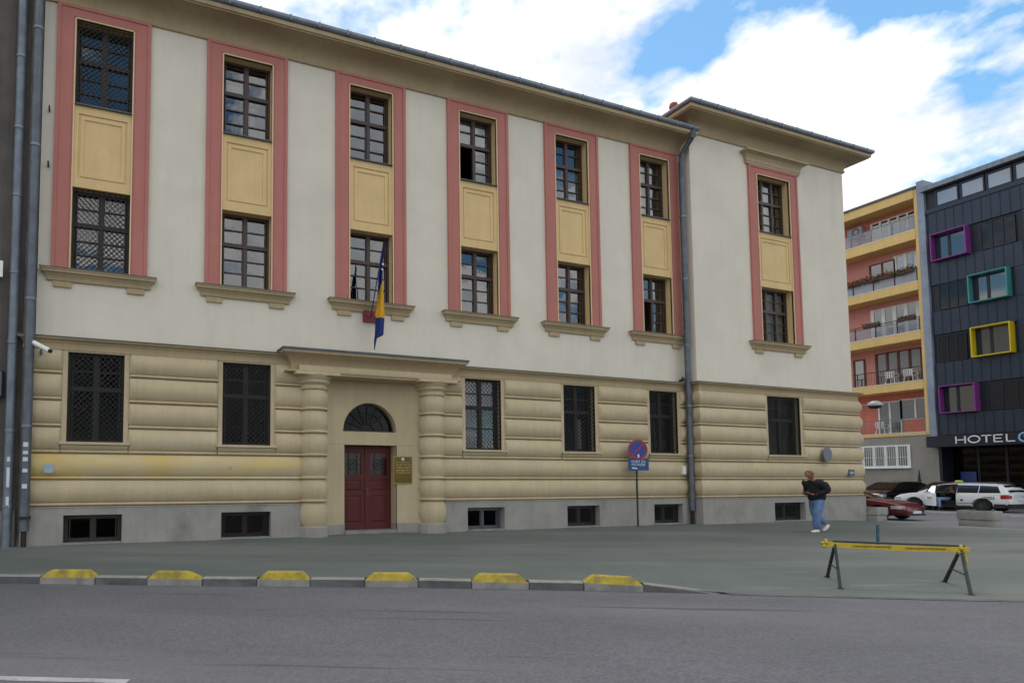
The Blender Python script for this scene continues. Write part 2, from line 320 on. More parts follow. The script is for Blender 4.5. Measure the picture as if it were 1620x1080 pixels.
# kerb along the carriageway: grey stones and raised yellow blocks
blocks_px = [(-.97, -.16), (.59, 1.37), (2.14, 2.89), (3.65, 4.39), (5.09, 5.83), (6.52, 7.26)]
kb = tag(MB().sweep([(x, yedge(x) + .07) for x in (-40, -9, -6, -1.56, 1.37, 4.39, 7.3)], [(-.06, ROAD - .05), (-.06, -.02), (.05, -.02), (.05, ROAD - .05)]).build('kerb', 'kerbstone'), kind='structure')
def kerb_stone(xa, xb, drop=False):
    za = 0.004
    pa = Vector((xa, yedge(xa))); pb = Vector((xb, yedge(xb))); dd = (pb - pa).normalized(); nn = Vector((-dd.y, dd.x))
    pa = pa + dd * .006; pb = pb - dd * .006; zb_ = -.112 if drop else za
    q = []
    for p, z in ((pa, za), (pb, zb_)):
        for o, h in ((-.01, ROAD - .03), (-.005, z - .018), (.012, z), (.14, z), (.14, ROAD - .03)):
            w = p + nn * o; q.append((w.x, w.y, h))
    m = MB().add(q, [(i, i + 5, (i + 1) % 5 + 5, (i + 1) % 5) for i in range(5)] + [(4, 3, 2, 1, 0), (5, 6, 7, 8, 9)]); m.mi[1] = m.mi[2] = 1
    m.build('kerb_stone', ['kerbstone', 'concrete'], kb)
gaps = [(-2.9, -1.95), (-1.95, -.97)] + [(blocks_px[i][1], blocks_px[i + 1][0]) for i in range(5)]
for a, b in gaps: kerb_stone(a, b)
kerb_stone(7.26, 8.15, True)
ordn = ['leftmost raised kerb block, yellow top, near the grey downpipes', 'raised yellow-topped kerb block, second from the left', 'raised yellow-topped kerb block, third from the left, left of the doorway',
        'raised yellow-topped kerb block straight in front of the red door', 'raised yellow-topped kerb block, fifth from the left', 'tilted yellow-topped kerb block at the end where the kerb drops']
for i, (xa, xb) in enumerate(blocks_px):
    pa = Vector((xa, yedge(xa))); pb = Vector((xb, yedge(xb))); dd = (pb - pa).normalized(); nn = Vector((-dd.y, dd.x)); c = (pa + pb) / 2
    L = (pb - pa).length / 2 - .008
    t = thing('kerb_block', (c.x, c.y, ROAD), ordn[i], 'kerb block', 'yellow kerb blocks along the road', math.atan2(dd.y, dd.x))
    if i == 5: t.rotation_euler.y = R(2.2)
    e = [.17, .12, .15, .14, .13, .16][i]; e2 = [.15, .26, .13, .15, .16, .15][i]; H = .215; j = random.uniform(-.008, .008)
    low = MB(); yl = MB()
    low.box(-L, L, -.02, .17, -.03, .098)
    # chamfered painted cap: frustum with a slightly rounded edge
    def ringpts(ins0, ins1, f, b, z): return [(-L + ins0, f, z), (L - ins1, f, z), (L - ins1, b, z), (-L + ins0, b, z)]
    R_ = [ringpts(.0, .0, -.017, .168, .0985), ringpts(e * .75, e2 * .75, .02, .155, H - .02 + j), ringpts(e * .92, e2 * .95, .035, .145, H - .003 + j), ringpts(e * 1.05, e2 * 1.1, .05, .13, H + j)]
    v = [p for r in R_ for p in r]; fs = [(k * 4 + q, k * 4 + (q + 1) % 4, k * 4 + 4 + (q + 1) % 4, k * 4 + 4 + q) for k in range(3) for q in range(4)] + [(12, 13, 14, 15), (3, 2, 1, 0)]
    yl.add(v, fs)
    low.build('base', 'concrete', t, local=True); yl.build('painted_cap', 'yellow_paint', t, local=True)
mb = MB(); mb.add([(-3, -9.02, ROAD + .004), (-.81, -10.0, ROAD + .004), (.2, -10.48, ROAD + .004), (.16, -10.57, ROAD + .004), (-.86, -10.10, ROAD + .004), (-3.05, -9.12, ROAD + .004)], [(0, 5, 4, 1), (1, 4, 3, 2)])
tag(mb.build('road_line', 'road_white'), kind='structure')
# ================================================================== MAIN BUILDING
B = thing('public_building', (8, 0, 0), 'long cream and pale grey three storey building with pink window surrounds and columned doorway', 'building')
BAY = [-.303 + 3.558 * i for i in range(6)]; XL, XR = -1.66, 18.7; YU = .05; WC = 22.83; WY = -.45; WX0, WX1 = 18.7, 26.9
UZ = (6.52, 8.5); TZ = (10.55, 12.62); FZ = (6.46, 12.98); HWF, HWO = 1.08, .655
GZ = (2.38, 4.50); GH = .625
# upper wall with openings
mb = MB(); hl = []
for c in BAY: hl.append((c - HWO, c + HWO, UZ[0], 12.67))
holes_wall(mb, XL, XR, 4.8, 13.5, hl, YU, .3); mb.build('upper_wall', 'plaster', B)
mb = MB(); WH = .86
holes_wall(mb, WX0, WX1, 4.8, 14.1, [(WC - WH, WC + WH, UZ[0], 12.67)], WY + YU, .3)
mb.add([(WX0, WY + YU, 4.8), (WX0, WY + YU, 14.1), (WX0, 3.5, 14.1), (WX0, 3.5, 4.8)], [(0, 1, 2, 3)]); mb.add([(WX1, WY + YU, 4.8), (WX1, 14, 4.8), (WX1, 14, 14.1), (WX1, WY + YU, 14.1)], [(0, 1, 2, 3)])
mb.build('wing_wall', 'plaster', B)
mb = MB().box(XL - .2, WX1 - .3, 3.2, 3.3, 0, 13.5); mb.box(XL - .25, WX1 - .3, .5, 3.2, 4.62, 4.75).box(XL - .25, WX1 - .3, .5, 3.2, 9.0, 9.2).box(XL - .25, WX1 - .3, .3, 3.2, 13.35, 13.5).box(XL - .3, XL - .2, .1, 3.3, 0, 13.5)
for c in BAY: mb.box(c + 1.6, c + 1.7, .5, 3.2, 0, 13.3)
mb.build('interior_walls', 'interior', B)
def window(parent, cx, Yp, z0, w, h, cols=2, tr=.58, rows=(3, 2), glassm='glass', skip=(), curtains=(), lattice=0, wood='wood', fw=.062, open_leaf=None, latY=-.14, latpad=0, bars=.030):
    mb = MB(); P = []
    hw = w / 2; dY = .04
    mb.box(-hw, -hw + fw, -dY, dY, 0, h).box(hw - fw, hw, -dY, dY, 0, h).box(-hw + fw, hw - fw, -dY + .002, dY - .002, 0, fw).box(-hw + fw, hw - fw, -dY + .002, dY - .002, h - fw, h)
    zt = h * tr; mw = .042
    mb.box(-hw + fw, hw - fw, -dY - .02, dY - .004, zt - .05, zt + .05)
    cw = (w - 2 * fw) / cols; xs = [-hw + fw + cw * i for i in range(cols + 1)]
    for x in xs[1:-1]:
        mb.box(x - mw, x + mw, -dY - .008, dY - .006, fw, zt - .05).box(x - mw, x + mw, -dY - .008, dY - .006, zt + .05, h - fw)
    for ci in range(cols):
        xa = xs[ci] + (mw if ci else .022); xb = xs[ci + 1] - (mw if ci < cols - 1 else .022)
        for part, (za, zb) in enumerate(((fw, zt - .05), (zt + .05, h - fw))):
            n = rows[part]; zh = (zb - za) / n
            if (ci, part) in skip: continue
            mb.box(xa, xa + .028, -dY + .012, dY - .012, za, zb).box(xb - .028, xb, -dY + .012, dY - .012, za, zb)
            for k in range(1, n): mb.box(xa + .028, xb - .028, -dY + .01, dY - .014, za + k * zh - bars / 2, za + k * zh + bars / 2)
            for k in range(n): P.append((ci, part, k, xa + .02, xb - .02, za + k * zh + (.01 if k else 0), za + (k + 1) * zh - .01))
    me = mb.mesh('window', wood); wo = bpy.data.objects.new('window', me); COL.objects.link(wo); wo.parent = parent; wo.location = Vector((cx, Yp, z0)) - org(parent)
    for (ci, part, k, xa, xb, za, zb) in P:
        m = PANES.get((round(xb - xa, 3), round(zb - za, 3), glassm))
        if m is None:
            a, b = (xb - xa) / 2, (zb - za) / 2
            m = MB().add([(-a, 0, -b), (a, 0, -b), (a, 0, b), (-a, 0, b)], [(0, 1, 2, 3)]).mesh('pane', glassm); PANES[(round(xb - xa, 3), round(zb - za, 3), glassm)] = m
        inst(m, wo, ((xa + xb) / 2, .004, (za + zb) / 2), 'pane', (R(random.gauss(0, .5)), 0, R(random.gauss(0, .5))))
    for (x0, x1, za, zb) in curtains:      # fractions of the opening
        r = []
        X0, X1 = -hw + w * x0, -hw + w * x1; n = 26
        top = [(X0 + (X1 - X0) * i / n, .14 + .018 * math.sin(i * 1.9) + .01 * math.sin(i * .7), h * zb) for i in range(n + 1)]
        MBc = MB().grid([[(x, y, h * za) for x, y, z in top], top]); c = bpy.data.objects.new('curtain', MBc.mesh('curtain', 'curtain', smooth=80)); COL.objects.link(c); c.parent = wo
    if lattice:
        g = MB(); sp = lattice; a, b = w / 2 - .015 + latpad, h; th = .008
        for sgn in (1, -1):
            k = -int((a + b) / sp) - 2
            while k * sp < 2 * (a + b):
                # line x*sgn + z = k*sp  clipped to the rectangle
                c0 = k * sp; pts = []
                for x in (-a, a):
                    z = c0 - sgn * x
                    if 0 <= z <= b: pts.append((x, z))
                for z in (0, b):
                    x = sgn * (c0 - z)
                    if -a < x < a: pts.append((x, z))
                if len(pts) >= 2 and abs(pts[0][0] - pts[1][0]) > .02: g.bar((pts[0][0], latY + (.004 if sgn > 0 else -.004), pts[0][1]), (pts[1][0], latY + (.004 if sgn > 0 else -.004), pts[1][1]), th, 4)
                k += 1
        for p, q in (((-a, 0), (a, 0)), ((-a, b), (a, b)), ((-a, 0), (-a, b)), ((a, 0), (a, b))): g.bar((p[0], latY, p[1]), (q[0], latY, q[1]), .011, 4)
        o = bpy.data.objects.new('grille', g.mesh('grille', 'grille_grey')); COL.objects.link(o); o.parent = wo
    if open_leaf:                      # a sash swung into the room
        x, za, zb, wl, sgn = open_leaf; lf = MB(); zh = (zb - za)
        lf.box(0, .05, -.02, .02, za, zb).box(wl - .05, wl, -.02, .02, za, zb).box(.05, wl - .05, -.018, .018, za, za + .05).box(.05, wl - .05, -.018, .018, zb - .05, zb)
        for k in (1, 2): lf.box(.05, wl - .05, -.016, .016, za + zh * k / 3 - .015, za + zh * k / 3 + .015)
        o = bpy.data.objects.new('open_sash', lf.mesh('open_sash', wood)); COL.objects.link(o); o.parent = wo; o.location = (x, .05, 0); o.rotation_euler.z = R(78) if sgn > 0 else R(100)
    return wo
PANES = {}
def surround(c, Y0, hw, hwo, zf0, zf1, win_lo, win_hi):
    """pink frame with fillets, cream lining, spandrel panel, zinc ledges"""
    mb = MB(); top = zf1
    # three stepped fasciae of the pink architrave, left + head + right as one sweep seen in elevation
    def arch(d0, d1, y0, ym):
        o0, o1 = hw - d0, hw - d1; t0, t1 = top - d0 * .75, top - d1 * .75
        for (xa, xb, za, zb) in ((-o0, -o1, zf0, t0), (o1, o0, zf0, t0), (-o1, o1, t1, t0)):
            mb.box(c + xa, c + xb, Y0 - ym, Y0 + .02, za, zb)
    arch(0, .085, 0, .075); arch(.085, .355, 0, .052); arch(.355, hw - hwo - .03, 0, .04)
    mb.build('pink_surround', 'pink', B)
    mb = MB(); a = hwo + .03
    for (xa, xb, za, zb) in ((-a, -hwo, zf0, top - .30), (hwo, a, zf0, top - .30), (-hwo, hwo, 12.67, top - .28)): mb.box(c + xa, c + xb, Y0 - .062, Y0 + .02, za, zb)
    mb.build('cream_border', 'cream_line', B)
    # lining of the deep recess
    D = Y0 + .24
    for z0, z1 in (win_lo, win_hi): reveal(MB(), c - hwo, c + hwo, z0, z1, Y0 - .03, D + .02).build('reveal', 'cream', B)
    # spandrel with sunk panel
    z0, z1 = win_lo[1], win_hi[0]; mb = MB(); Ys = Y0 - .02; p0, p1 = z0 + .23, z1 - .22; ph = hwo - .10
    holes_wall(mb, c - hwo, c + hwo, z0, z1, [(c - ph, c + ph, p0, p1)], Ys, 0)
    st = [(ph, p0, p1, Ys), (ph, p0, p1, Ys + .03), (ph - .045, p0 + .045, p1 - .045, Ys + .03), (ph - .05, p0 + .05, p1 - .05, Ys + .008), (ph - .13, p0 + .13, p1 - .13, Ys + .008), (ph - .13, p0 + .13, p1 - .13, Ys + .03), (ph - .15, p0 + .15, p1 - .15, Ys + .03)]
    rings = [[(c - h, y, za), (c + h, y, za), (c + h, y, zb), (c - h, y, zb)] for h, za, zb, y in st]
    v = [p for r in rings for p in r]; fs = [(k * 4 + q, k * 4 + (q + 1) % 4, k * 4 + 4 + (q + 1) % 4, k * 4 + 4 + q) for k in range(len(st) - 1) for q in range(4)] + [tuple(range(len(v) - 4, len(v)))]
    mb.add(v, fs); mb.build('spandrel_panel', 'cream', B)
    mb = MB().box(c - hwo + .002, c + hwo - .002, Y0 - .085, D, z1 - .022, z1 + .006); mb.build('window_ledge', 'flashing', B)
def sill(c, Y0, hw):
    mb = MB(); a = hw + .03; zt = 6.44
    mb.sweep([(c - a, Y0 + .05), (c - a, Y0), (c + a, Y0), (c + a, Y0 + .05)], [(0, 6.16), (.055, 6.17), (.07, 6.21), (.05, 6.225), (.07, 6.27), (.12, 6.33), (.165, 6.355), (.165, 6.40), (.185, 6.41), (.185, zt), (0, zt)])
    s = mb.build('sill', 'cornice', B)
    MB().sweep([(c - a, Y0 + .06), (c - a, Y0), (c + a, Y0), (c + a, Y0 + .06)], [(0, zt + .002), (.20, zt + .002), (.20, zt + .016), (0, zt + .03)]).build('sill_flashing', 'flashing', s)
    for sx in (-1, 1):
        xm = c + sx * (hw - .26)
        MB().box(xm - .2, xm + .2, Y0 - .052, Y0 + .06, 6.03, 6.158).build('bracket', 'cornice', s)
UC = {0: [(.08, .48, .62, .78)], 2: [], 3: [(.55, .95, .05, .5)]}
TC = {1: [(.06, .46, .66, .76), (.52, .96, .04, .5)], 3: [(.05, .95, .6, .97), (.54, .95, .05, .5)], 4: [(.05, .95, .05, .55)], 5: [(.05, .45, .05, .97), (.5, .75, .05, .97)]}
for i, c in enumerate(BAY):
    surround(c, YU, HWF, HWO, FZ[0], FZ[1], UZ, (TZ[0], 12.67)); sill(c, YU, HWF)
    w = 2 * HWO - .004
    window(B, c, YU + .26, TZ[0] + .004, w, 12.668 - TZ[0], skip=((0, 0),) if i == 3 else (), curtains=TC.get(i, []), lattice=.125 if i == 0 else 0, latY=-.2,
           open_leaf=(-HWO + .09, .08, 1.17, .5, 1) if i == 3 else None)
    window(B, c, YU + .26, UZ[0] + .004, w, UZ[1] - UZ[0] - .006, skip=((0, 0),) if i == 5 else (), curtains=UC.get(i, []), lattice=.125 if i == 0 else 0, latY=-.2,
           open_leaf=(-HWO + .09, .08, 1.07, .5, 1) if i == 5 else None)
surround(WC, WY + YU, 1.30, WH, FZ[0], FZ[1], UZ, (TZ[0], 12.67)); sill(WC, WY + YU, 1.30)
for z0, z1 in ((TZ[0], 12.67), UZ): window(B, WC, WY + YU + .26, z0 + .004, 2 * WH - .004, z1 - z0 - .006, cols=3, rows=(3, 2), curtains=[(.25, .75, .05, .98)] if z0 > 8 else [(.02, .98, .02, .98)], glassm='glass' if z0 > 8 else 'old_glass')
# hood over the wing's top window
mb = MB(); Yh = WY + YU
mb.sweep([(WC - 1.34, Yh + .06), (WC - 1.34, Yh), (WC + 1.34, Yh), (WC + 1.34, Yh + .06)], [(0, 12.985), (.085, 12.985), (.085, 13.06), (.10, 13.07), (.11, 13.2), (.16, 13.3), (.27, 13.36), (.30, 13.36), (.30, 13.42), (0, 13.46)])
mb.build('hood', 'cornice', B)
# ---- cornices, gutters, roofs
CP = [(0, 12.97), (.05, 12.97), (.07, 13.0), (.07, 13.05), (.045, 13.06), (.05, 13.10), (.07, 13.18), (.12, 13.27), (.21, 13.345), (.34, 13.39), (.5, 13.41), (.58, 13.415), (.585, 13.40), (.63, 13.40), (.63, 13.43), (.67, 13.435), (.68, 13.54), (.55, 13.60), (0, 13.62)]
GP = [(.60, 13.565), (.68, 13.55), (.73, 13.565), (.757, 13.605), (.762, 13.67), (.75, 13.69), (.745, 13.67), (.70, 13.63), (.60, 13.66)]
k = MB().sweep([(XL - .17, YU), (18.86, YU)], CP).build('cornice', 'cornice', B, smooth=35)
gm = MB().sweep([(XL - .17, YU), (18.88, YU)], GP)
for i in range(26): gm.box(-1.4 + i * .8, -1.36 + i * .8, YU - .768, YU - .70, 13.55, 13.698)
gm.build('gutter', 'zinc', k)
up = lambda P, h: [(a, z + h) for a, z in P]
wpath = [(WX0, 4), (WX0, WY + YU), (WX1, WY + YU), (WX1, 14)]
k = MB().sweep(wpath, up(CP, .62)).build('wing_cornice', 'cornice', B, smooth=35)
gm = MB().sweep(wpath, up(GP, .62))
for i in range(12): gm.box(18.4 + i * .8, 18.44 + i * .8, WY + YU - .768, WY + YU - .70, 14.17, 14.318)
gm.build('gutter', 'zinc', k)
mb = MB(); mb.add([(XL - .2, YU - .65, 13.7), (18.9, YU - .65, 13.7), (18.9, 7, 15.3), (XL - .2, 7, 15.3), (XL - .2, 14, 13.7), (18.9, 14, 13.7)], [(0, 1, 2, 3), (3, 2, 5, 4)]); mb.build('roof', 'roof_tile', B)
mb = MB(); a, b, c_, e = WX0 - .66, WX1 + .66, WY - .62, 14; mb.add([(a, c_, 14.32), (b, c_, 14.32), (b, e, 14.32), (a, e, 14.32), (22.8, 5, 16.0), (22.8, 9, 16.0)], [(0, 1, 4), (1, 2, 5, 4), (2, 3, 5), (3, 0, 4, 5)])
rf = mb.build('wing_roof', 'roof_tile', B)
MB().lathe(0, 0, [(0, -.12), (.12, -.11), (.15, 0), (.12, .1), (0, .14)], 12).build('ridge_cap', 'roof_tile', rf, local=True, smooth=50).location = (18.2 - 8, -.25, 14.52)
mb = MB().box(XL - .2, WX1 - .1, 13.8, 14, 0, 14.2).box(XL - .35, XL - .16, .1, 14, 0, 13.55); mb.build('back_wall', 'plaster', B)
# ---- ground floor
YL = 0.0; LX0 = -1.83; WXL = 26.95
gwc = [BAY[0] - .02, BAY[1] + .03, BAY[3] + .03, BAY[4] + .05, BAY[5] + .05]
PX0, PX1 = 5.12, 8.63; PC = 6.875
mb = MB(); H_ = [(c - GH, c + GH, *GZ) for c in gwc] + [(PX0, PX1, -.2, 4.4)] + [(c - .635, c + .635, .04, .68) for c in gwc]
holes_wall(mb, LX0, 18.7, -.2, 4.8, H_, YL, 0)
WGH = .86
holes_wall(mb, 18.7, WXL, -.2, 4.8, [(WC - WGH, WC + WGH, *GZ), (WC - .8, WC + .8, .04, .68)], WY, 0)
mb.add([(18.7, WY, -.2), (18.7, WY, 4.8), (18.7, 0, 4.8), (18.7, 0, -.2)], [(0, 1, 2, 3)]).add([(WXL, WY, -.2), (WXL, 14, -.2), (WXL, 14, 4.8), (WXL, WY, 4.8)], [(0, 1, 2, 3)])
mb.build('ground_floor_wall', 'stucco', B)
JZ = [.865, 1.48, 2.09, 2.70, 3.32, 3.94, 4.52]
def cprof(z0, z1, cut=None):
    P = [(0, z0), (.004, z0 + .024), (.065, z0 + .028), (.095, z0 + .042), (.100, z0 + .060), (.095, z0 + .078), (.065, z0 + .094), (.034, z0 + .098)]
    za, zb = z0 + .100, z1 - .002
    for k in range(15):
        u = k / 14; P.append((.022 + .128 * math.sin(math.pi * (.03 + .90 * u ** .92)) ** .72, za + (zb - za) * u))
    P.append((0, z1))
    if cut: P = [p for p in P if p[1] < cut]; P.append((P[-1][0], cut)); P.append((0, cut))
    return P
def course(path, z0, z1, r0=False, r1=False, m='stucco', cut=None):
    P = [Vector(p) for p in path]; pts = [(p, 1) for p in P]
    if r0:
        dd = (P[1] - P[0]).normalized(); pts = [(P[0] + dd * a, s_) for a, s_ in ((0, .3), (.012, .62), (.035, .86), (.07, .97), (.1, 1))] + pts[1:]
    if r1:
        dd = (P[-2] - P[-1]).normalized(); pts = pts[:-1] + [(P[-1] + dd * a, s_) for a, s_ in ((.1, 1), (.07, .97), (.035, .86), (.012, .62), (0, .3))]
    prof = cprof(z0, z1, cut); mb = MB(); n = len(pts); kk = len(prof); vs = []
    for i in range(n):
        ds = []
        if i > 0: ds.append((pts[i][0] - pts[i - 1][0]).normalized())
        if i < n - 1: ds.append((pts[i + 1][0] - pts[i][0]).normalized())
        rr = [Vector((q.y, -q.x)) for q in ds]; m_ = rr[0] if len(rr) == 1 else (rr[0] + rr[1]) / (1 + rr[0].dot(rr[1]))
        for dd, z in prof: vs.append((pts[i][0].x + m_.x * dd * pts[i][1], pts[i][0].y + m_.y * dd * pts[i][1], z))
    mb.add(vs, [(i * kk + q, (i + 1) * kk + q, (i + 1) * kk + q + 1, i * kk + q + 1) for i in range(n - 1) for q in range(kk - 1)] + [tuple(range(kk)), tuple(range((n - 1) * kk, n * kk))[::-1]])
    return mb.build('rusticated_course', m, B, smooth=50)
sg = GH + .11
for r in range(6):
    z0, z1 = JZ[r], JZ[r + 1]
    if r < 2:
        course([(LX0, YL), (5.0, YL)], z0, z1, True, m='stained_stucco' if r == 1 else 'stucco'); course([(8.75, YL), (18.7, YL)], z0, z1); course([(18.7, .0), (18.7, WY), (WXL, WY), (WXL, 14)], z0, z1)
    else:
        seg = [(LX0, gwc[0] - sg), (gwc[0] + sg, gwc[1] - sg), (gwc[1] + sg, 5.0), (8.75, gwc[2] - sg), (gwc[2] + sg, gwc[3] - sg), (gwc[3] + sg, gwc[4] - sg), (gwc[4] + sg, 18.7)]
        for k, (a, b) in enumerate(seg): course([(a, YL), (b, YL)], z0, z1, k != 3, k not in (2, 6))
        course([(18.7, .0), (18.7, WY), (WC - WGH - .11, WY)], z0, z1, False, True); course([(WC + WGH + .11, WY), (WXL, WY), (WXL, 14)], z0, z1, True, False)
        if r == 2:
            for c in gwc: course([(c - sg + .002, YL), (c + sg - .002, YL)], z0, z1, cut=2.30)
            course([(WC - WGH - .11, WY), (WC + WGH + .11, WY)], z0, z1, cut=2.30)
STP = [(0, 4.522), (.07, 4.522), (.072, 4.575), (.058, 4.585), (.062, 4.66), (.10, 4.72), (.16, 4.755), (.185, 4.76), (.185, 4.795), (0, 4.80)]
FLP = [(.0, 4.803), (.21, 4.797), (.21, 4.814), (.0, 4.86)]
for path in ([(LX0 - .0, .08), (LX0, YL), (4.62, YL)], [(9.1, YL), (18.7, YL), (18.7, WY), (WXL, WY), (WXL, 14)]):
    s_ = MB().sweep(path, STP).build('string_course', 'cornice', B); MB().sweep(path, FLP).build('flashing', 'flashing', s_)
def ground_window(c, Y, hw, i):
    mb = MB()
    for a, b in ((-hw - .11, -hw), (hw, hw + .11)): mb.box(c + a, c + b, Y - .05, Y + .02, 2.36, 4.521)
    mb.box(c - hw + .001, c + hw - .001, Y - .05, Y + .02, 4.49, 4.521); mb.build('window_surround', 'stucco', B)
    mb = MB(); reveal(mb, c - hw, c + hw, GZ[0] - .02, GZ[1], Y - .03, Y + .22); mb.build('reveal', 'stucco', B)
    MB().box(c - hw - .15, c + hw + .15, Y - .16, Y + .14, 2.315, 2.375).build('sill', 'stucco', B)
    cu = {2: [(.05, .95, .6, .96)], 3: [(.52, .78, .05, .5)]}.get(i, [])
    window(B, c, Y + .18, GZ[0] + .002, 2 * hw - .004, GZ[1] - GZ[0] - .006, cols=2, tr=.6, rows=(1, 2) if i != 2 else (2, 2), glassm='old_glass' if i != 2 else 'glass', lattice=.128, latY=-.17, curtains=cu, wood='dark_wood')
    # basement light in the plinth
    hb = .635 if hw < .7 else .8
    mb = MB(); reveal(mb, c - hb, c + hb, .04, .68, Y - .134, Y + .2); mb.build('reveal', 'plinth', B)
    window(B, c, Y + .14, .045, 2 * hb - .004, .63, cols=2, tr=.93, rows=(1, 1), glassm='old_glass', wood='dark_wood' if i < 2 else 'flashing', lattice=.10 if i not in (0, 2) else 0, latY=-.08, fw=.09, curtains=[])
    MB().box(c - hb - .04, c + hb + .04, Y - .165, Y + .05, .005, .042).build('sill', 'concrete', B)
for i, c in enumerate(gwc): ground_window(c, YL, GH, i)
ground_window(WC, WY, WGH, 5)
mb = MB()
for (xa, xb, Y, hh) in ((LX0 - .02, 4.72, YL - .135, [(c - .635, c + .635, .04, .68) for c in gwc[:2]]), (9.02, 18.7, YL - .135, [(c - .635, c + .635, .04, .68) for c in gwc[2:]]), (18.565, WXL + .135, WY - .135, [(WC - .8, WC + .8, .04, .68)])):
    holes_wall(mb, xa, xb, -.2, .85, hh, Y, 0)
mb.sweep([(LX0 - .02, YL + .1), (LX0 - .02, YL), (4.72, YL)], [(.0, -.2), (.0, .868)], cap=False) if False else None
for path in ([(LX0 - .02, YL), (4.72, YL)], [(9.02, YL), (18.7, YL), (18.7, WY), (WXL, WY), (WXL, 14)]): mb.sweep(path, [(.135, .845), (.148, .85), (.148, .862), (.10, .872), (0, .875)], cap=False)
mb.add([(18.565, WY - .135, -.2), (18.565, WY - .135, .85), (18.565, -.135, .85), (18.565, -.135, -.2)], [(0, 1, 2, 3)]).add([(WXL + .135, WY - .135, -.2), (WXL + .135, 14, -.2), (WXL + .135, 14, .85), (WXL + .135, WY - .135, .85)], [(0, 1, 2, 3)])
mb.build('plinth', 'plinth', B)
# ---- portico
def nichey(dx):
    a = abs(dx); return .30 if a < .83 else .30 - .36 * min(1, (a - .83) / .72) ** 1.7
def strip(zlo, zhi, off, m, name, n=64, hw=1.62, skipdoor=False, side=0):
    mb = MB()
    for i in range(n):
        a, b = PC - hw + 2 * hw * i / n, PC - hw + 2 * hw * (i + 1) / n
        if skipdoor and abs((a + b) / 2 - PC) < .80: continue
        if side * ((a + b) / 2 - PC) < 0: continue
        za, zb = zlo, zhi
        mb.add([(a, nichey(a - PC) - off, za), (b, nichey(b - PC) - off, za), (b, nichey(b - PC) - off, zb), (a, nichey(a - PC) - off, zb)], [(0, 1, 2, 3)])
        if off: mb.add([(a, nichey(a - PC) - off, zb), (b, nichey(b - PC) - off, zb), (b, nichey(b - PC) + .02, zb), (a, nichey(a - PC) + .02, zb)], [(0, 1, 2, 3)])
    return mb
n = 81; hw = 1.62; mb = MB(); LR = .82; LZ = 2.84
for i in range(n):
    a, b = PC - hw + 2 * hw * i / n, PC - hw + 2 * hw * (i + 1) / n; da, db = a - PC, b - PC
    def q(za0, zb0, za1, zb1): mb.add([(a, nichey(da), za0), (b, nichey(db), zb0), (b, nichey(db), zb1), (a, nichey(da), za1)], [(0, 1, 2, 3)])
    if abs((da + db) / 2) >= LR - .01: q(2.47, 2.47, 4.35, 4.35)
    else:
        q(2.47, 2.47, LZ, LZ); fa = LZ + math.sqrt(max(0, LR ** 2 - da * da)); fb = LZ + math.sqrt(max(0, LR ** 2 - db * db)); q(fa, fb, 4.35, 4.35)
arc = [(PC + LR * math.cos(t), LZ + LR * math.sin(t)) for t in [math.pi * k / 32 for k in range(33)]]
mb.grid([[(x, .30, z) for x, z in arc], [(x, .58, z) for x, z in arc]]); mb.add([(PC - LR, .30, LZ), (PC + LR, .30, LZ), (PC + LR, .58, LZ), (PC - LR, .58, LZ)], [(0, 1, 2, 3)])
mb.build('entrance_niche', 'stucco', B)
for sx in (-1, 1):
    jm = strip(.02, 2.465, .016, 'stucco', 'jamb', skipdoor=True, n=81, side=sx)
    x = PC + sx * .80; jm.add([(x, .284, .02), (x, .70, .02), (x, .70, 2.49), (x, .284, 2.49)], [(0, 1, 2, 3)]); jm.build('door_jamb', 'stucco', B)
MB().box(PC - .80, PC + .80, .31, .56, 2.472, 2.83).build('door_lintel', 'stucco', B)
for sx in (-1, 1):
    bm_ = strip(-.1, .27, .045, 'plinth', 'b', skipdoor=True, n=81, side=sx)
    x = PC + sx * .785; bm_.add([(x, .255, -.1), (x, .62, -.1), (x, .62, .27), (x, .255, .27)], [(0, 1, 2, 3)]); bm_.build('jamb_base', 'plinth', B)
MB().box(PC - .78, PC + .78, .2, .75, -.05, .085).build('threshold', 'concrete', B)
dr = MB(); DY = .62
for s_, (xa, xb) in ((-1, (PC - .785, PC - .012)), (1, (PC + .012, PC + .785))):
    holes_wall(dr, xa, xb, .09, 2.47, [(xa + .13, xb - .13, 1.62, 2.25), (xa + .13, xb - .13, .25, 1.05), (xa + .13, xb - .13, 1.15, 1.50)], DY, 0)
    for za, zb in ((.25, 1.05), (1.15, 1.50)):
        xa2, xb2 = xa + .13, xb - .13; st = [(0, DY), (.0, DY + .02), (.05, DY + .022), (.08, DY + .008)]
        v = []
        for ins, y in st: v += [(xa2 + ins, y, za + ins), (xb2 - ins, y, za + ins), (xb2 - ins, y, zb - ins), (xa2 + ins, y, zb - ins)]
        dr.add(v, [(k * 4 + q_, k * 4 + (q_ + 1) % 4, k * 4 + 4 + (q_ + 1) % 4, k * 4 + 4 + q_) for k in range(3) for q_ in range(4)] + [(12, 13, 14, 15)])
    reveal(dr, xa + .13, xb - .13, 1.62, 2.25, DY, DY + .05)
dr.box(PC - .03, PC + .03, DY - .025, DY + .01, .09, 2.47)
do = dr.build('door', 'door_red', B)
